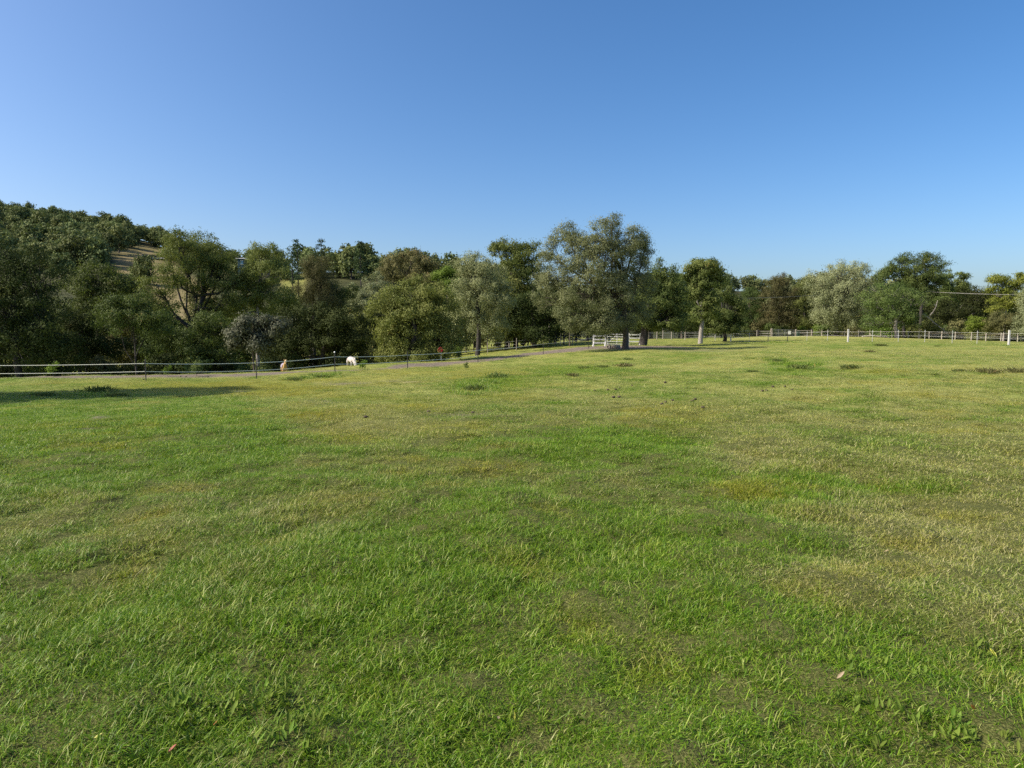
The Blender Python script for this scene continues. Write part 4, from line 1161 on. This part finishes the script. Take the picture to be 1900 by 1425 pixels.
pts = np.vstack(PX); idx = np.concatenate(IDX); sc = np.vstack(SC); dr = np.clip(np.concatenate(DR), 0, 1); ye = np.concatenate(YE); n = len(pts)
rot = np.stack([rng.normal(size=n) * .08, rng.normal(size=n) * .08, rng.uniform(0, 6.28, n)], 1)
pm = bpy.data.meshes.new('grass'); pm.vertices.add(n); pm.vertices.foreach_set('co', pts.astype(np.float32).ravel())
for k, dt, arr in (('idx', 'INT', idx), ('rot', 'FLOAT_VECTOR', rot), ('scl', 'FLOAT_VECTOR', sc), ('dry', 'FLOAT', dr), ('yel', 'FLOAT', ye), ('rnd', 'FLOAT', rng.random(n))):
    a = pm.attributes.new(k, dt, 'POINT'); a.data.foreach_set('vector' if dt == 'FLOAT_VECTOR' else 'value', arr.astype(np.int32 if dt == 'INT' else np.float32).ravel())
go = link('grass', pm, M['grass']); tag(go, 'short green and straw coloured pasture grass covering the paddock', 'grass', kind='stuff')
print('grass instances', n)
ng = bpy.data.node_groups.new('scatter', 'GeometryNodeTree')
ng.interface.new_socket('Geometry', in_out='INPUT', socket_type='NodeSocketGeometry'); ng.interface.new_socket('Geometry', in_out='OUTPUT', socket_type='NodeSocketGeometry')
gi = ng.nodes.new('NodeGroupInput'); gout = ng.nodes.new('NodeGroupOutput'); iop = ng.nodes.new('GeometryNodeInstanceOnPoints')
ci = ng.nodes.new('GeometryNodeCollectionInfo'); ci.inputs['Collection'].default_value = gc; ci.inputs['Separate Children'].default_value = True; ci.inputs['Reset Children'].default_value = True
def na(nm, dt):
    q = ng.nodes.new('GeometryNodeInputNamedAttribute'); q.data_type = dt; q.inputs['Name'].default_value = nm
    return q.outputs['Attribute']
L = ng.links.new
L(gi.outputs[0], iop.inputs['Points']); L(ci.outputs[0], iop.inputs['Instance']); iop.inputs['Pick Instance'].default_value = True
L(na('idx', 'INT'), iop.inputs['Instance Index']); L(na('scl', 'FLOAT_VECTOR'), iop.inputs['Scale'])
er = ng.nodes.new('FunctionNodeEulerToRotation'); L(na('rot', 'FLOAT_VECTOR'), er.inputs[0]); L(er.outputs[0], iop.inputs['Rotation'])
L(iop.outputs[0], gout.inputs[0])
go.modifiers.new('scatter', 'NODES').node_group = ng

# ------------------------------------------------------------------ weeds, clods, leaves
def weed_mesh(seed, mat):
    g = np.random.default_rng(seed); n = 260
    a = g.uniform(0, 6.28, n); el = np.abs(g.normal(size=n)) * .5
    a = a
    A = np.stack([np.cos(a) * np.sin(el + .25), np.sin(a) * np.sin(el + .25), np.cos(el + .2)], 1)
    P = np.stack([g.normal(size=n) * .18, g.normal(size=n) * .18, g.random(n) * .08], 1)
    V, F, T = leaves(P, A, g.uniform(.08, .30, n), np.full(n, .024), g.random(n), g)
    me = mesh_np('weed', V, F, False, {'tint': ('FLOAT', T)}); me.materials.append(M[mat]); return me
wm = {m: weed_mesh(300 + i, m) for i, m in enumerate(['mid', 'brown', 'bright'])}
for u, v, s, mt, lab in [(1482, 684, 1.4, 'mid', 'biggest dark green weed clump, in the paddock beyond the middle right'), (1577, 684, 1.3, 'mid', 'dark weed clump right of the biggest clump'), (1635, 643, 1.7, 'mid', 'far rounded weed clump below the far timber fence'),
                         (1614, 654, 1.2, 'brown', 'brownish weed just below the far rounded clump'), (1888, 692, 1.5, 'brown', 'brown dead weed clump at the right edge'), (1832, 692, 1.3, 'brown', 'thin brown weed left of the dead clump at the right edge'),
                         (1780, 690, .9, 'mid', 'small dark weed left of the brown weeds near the right edge'), (547, 707, 1.3, 'mid', 'bushy blue green weed below the golden pony'), (600, 701, 1.3, 'mid', 'wide weed beside the third steel picket'),
                         (880, 724, 1.2, 'mid', 'green weed in the lush patch below the sapling'), (925, 700, 1.5, 'mid', 'grey green weed above the lush patch'), (1083, 684, 1.1, 'mid', 'dark tuft left in the green strip below the white gate'), (1118, 682, 1.1, 'mid', 'dark tuft in the middle of the green strip below the white gate'),
                         (1160, 681, 1.6, 'brown', 'brownish tuft at the right end of the green strip below the gate'), (1063, 697, .8, 'brown', 'small grey weed below the green strip'), (1165, 668, 1.2, 'mid', 'weed tuft straight below the trunk of the largest tree'),
                         (182, 727, 2.0, 'mid', 'tall dark weed on the low mound in the tree shadow at left'), (215, 738, 1.5, 'mid', 'lower weed right of the tall one in the tree shadow'), (80, 737, 1.5, 'mid', 'weed at the left in the tree shadow'),
                         (1738, 643, .8, 'mid', 'tiny weed near the slim white posts at right'), (1440, 671, 1.2, 'mid', 'weed up and left of the biggest clump'), (1396, 690, .7, 'mid', 'faint low tuft left of the biggest clump')]:
    x, y, z = ground_at(u, v)
    o = link('weed_clump', wm[mt]); o.location = (x, y, z - .02); s *= .85; o.scale = (s, s, s * .62); o.rotation_euler = (0, 0, g.uniform(0, 6)); tag(o, lab, 'weed', 'weed clumps in the paddock')

def clod(seed):
    g = np.random.default_rng(seed); V, F = [], []
    nu, nv = 8, 5
    for j in range(nv + 1):
        for i in range(nu):
            ph = j / nv * math.pi; t = i / nu * 6.283; r = 1 + g.normal() * .16
            V.append((math.cos(t) * math.sin(ph) * r, math.sin(t) * math.sin(ph) * r, math.cos(ph) * r * .55 + .25))
    for j in range(nv):
        for i in range(nu): F.append([j*nu + i, (j+1)*nu + i, (j+1)*nu + (i+1) % nu, j*nu + (i+1) % nu])
    me = mesh_np('clod', np.array(V), np.array(F), True); me.materials.append(plain('dung', (.075, .055, .036), .95, .4, 3)); return me
cms = [clod(i) for i in range(3)]
for u, v in [(1228,751),(1235,748),(1248,745),(1284,746),(1290,744),(1304,760),(1173,718),(1150,722),(1142,724),(1128,726),(1138,740),(1149,739),(1234,711),(1415,727),(1422,726),(1434,720),(1457,719),(1470,725),(877,768),(795,766),(678,778),(1103,726),
             (500,690),(345,700),(335,699),(386,700),(266,705)]:
    x, y, z = ground_at(u, v)
    s = .03 + .0007 * y * g.uniform(.6, 1.4)
    if y < 12: s = .03
    o = link('dung_clod', cms[g.integers(0, 3)]); o.location = (x, y, z + s * .3); o.scale = (s, s * g.uniform(.7, 1.2), s); o.rotation_euler = (0, 0, g.uniform(0, 6))
    tag(o, 'small dark dropping lying on the grazed grass', 'dropping', 'droppings scattered over the paddock')

lc = {'orange': (.42, .19, .04), 'red': (.26, .06, .03), 'yellow': (.36, .34, .04), 'tan': (.26, .19, .11), 'green': (.16, .26, .03)}
lmats = {k: plain('dead_leaf_' + k, c, .6, .2, 40) for k, c in lc.items()}
V = np.array([(0,0,0),(.35,.14,.03),(.7,.12,.05),(1,0,.02),(.7,-.12,.05),(.35,-.14,.03),(.5,0,-.02)])
lme = {}
for k in lc:
    me = mesh_np('leaf', V, np.array([(0,1,6),(1,2,6),(2,3,6),(3,4,6),(4,5,6),(5,0,6)]), True); me.materials.append(lmats[k]); lme[k] = me
for u, v, c, s, lab in [(388,1392,'orange',.055,'orange leaf among broad green leaves at the lower left'), (310,1412,'red',.06,'red brown leaf at the bottom edge, lower left'), (132,1390,'yellow',.05,'yellow green leaf near the lower left corner'), (138,1403,'orange',.035,'tiny orange leaf just under the yellow green one'),
                        (173,1380,'yellow',.045,'yellow leaf right of the yellow green one at lower left'), (394,1362,'orange',.04,'small golden leaf above the orange leaf'), (285,1300,'orange',.05,'orange blade of a leaf in the left foreground grass'), (1700,1162,'tan',.07,'reddish dead leaf on dry grass at right'),
                        (1552,1272,'tan',.10,'curled tan leaf in the lower right grass'), (1718,1205,'tan',.05,'small tan leaf below the reddish one'), (1850,1230,'yellow',.07,'yellow green leaf near the lower right edge'), (1808,1330,'orange',.06,'orange tipped leaf at the lower right'),
                        (1832,1345,'tan',.08,'crumpled brown leaf at the lower right'), (65,1188,'tan',.09,'pale dry leaf at the left edge of the foreground'), (120,1185,'tan',.06,'small pale leaf right of the one at the left edge'), (925,1340,'tan',.07,'crumpled pale leaf low in the centre'),
                        (955,1350,'yellow',.05,'yellow leaf low in the centre'), (960,1320,'tan',.06,'rounded brown leaf above the yellow leaf in the centre'), (1828,1045,'tan',.08,'tan leaf far right in the dry patch'), (1640,1030,'tan',.08,'tan leaf in the middle of the dry patch')]:
    x, y, z = ground_at(u, v)
    o = link('fallen_leaf', lme[c]); s = min(s * .8, .05); o.location = (x, y, z + .02); o.scale = (s, s, s); o.rotation_euler = (g.uniform(-.8, .8), -g.uniform(.1, .9), g.uniform(0, 6)); tag(o, lab, 'leaf', 'loose coloured leaves in the grass')
# broad leaved weeds in the foreground
def rosette(seed, k):
    g = np.random.default_rng(seed); Vs, Fs = [], []; nn = 0
    F0 = np.array([(0,1,6),(1,2,6),(2,3,6),(3,4,6),(4,5,6),(5,0,6)])
    for i in range(k):
        a = g.uniform(0, 6.28); e = g.uniform(.3, 1.2); s = g.uniform(.03, .06)
        Mx = Matrix.Rotation(a, 3, 'Z') @ Matrix.Rotation(-e, 3, 'Y')
        Vs.append((V * s) @ np.array(Mx).T + np.array([g.normal() * .03, g.normal() * .03, .01])); Fs.append(F0 + nn); nn += 7
    Vt = np.vstack(Vs)
    me = mesh_np('rosette', Vt, np.vstack(Fs), True, {'tint': ('FLOAT', np.repeat(g.random(k), 7))}); me.materials.append(M['bright']); return me
rm = [rosette(400 + i, 14) for i in range(4)]
for k in range(44):
    u, v = (g.uniform(330, 640), g.uniform(1290, 1415)) if k < 26 else (g.uniform(1550, 1890), g.uniform(1200, 1410))
    x, y, z = ground_at(u, v); s = g.uniform(.7, 1.1)
    o = link('broadleaf_weed', rm[k % 4]); o.location = (x, y, z + .012); o.scale = (s, s, s); o.rotation_euler = (0, 0, g.uniform(0, 6))
    if k < 26: tag(o, 'low broad leaved weed in the grass at the lower left of centre', 'weed', 'broad leaved weeds lower left')
    else: tag(o, 'low broad leaved weed in the grass at the lower right', 'weed', 'broad leaved weeds lower right')
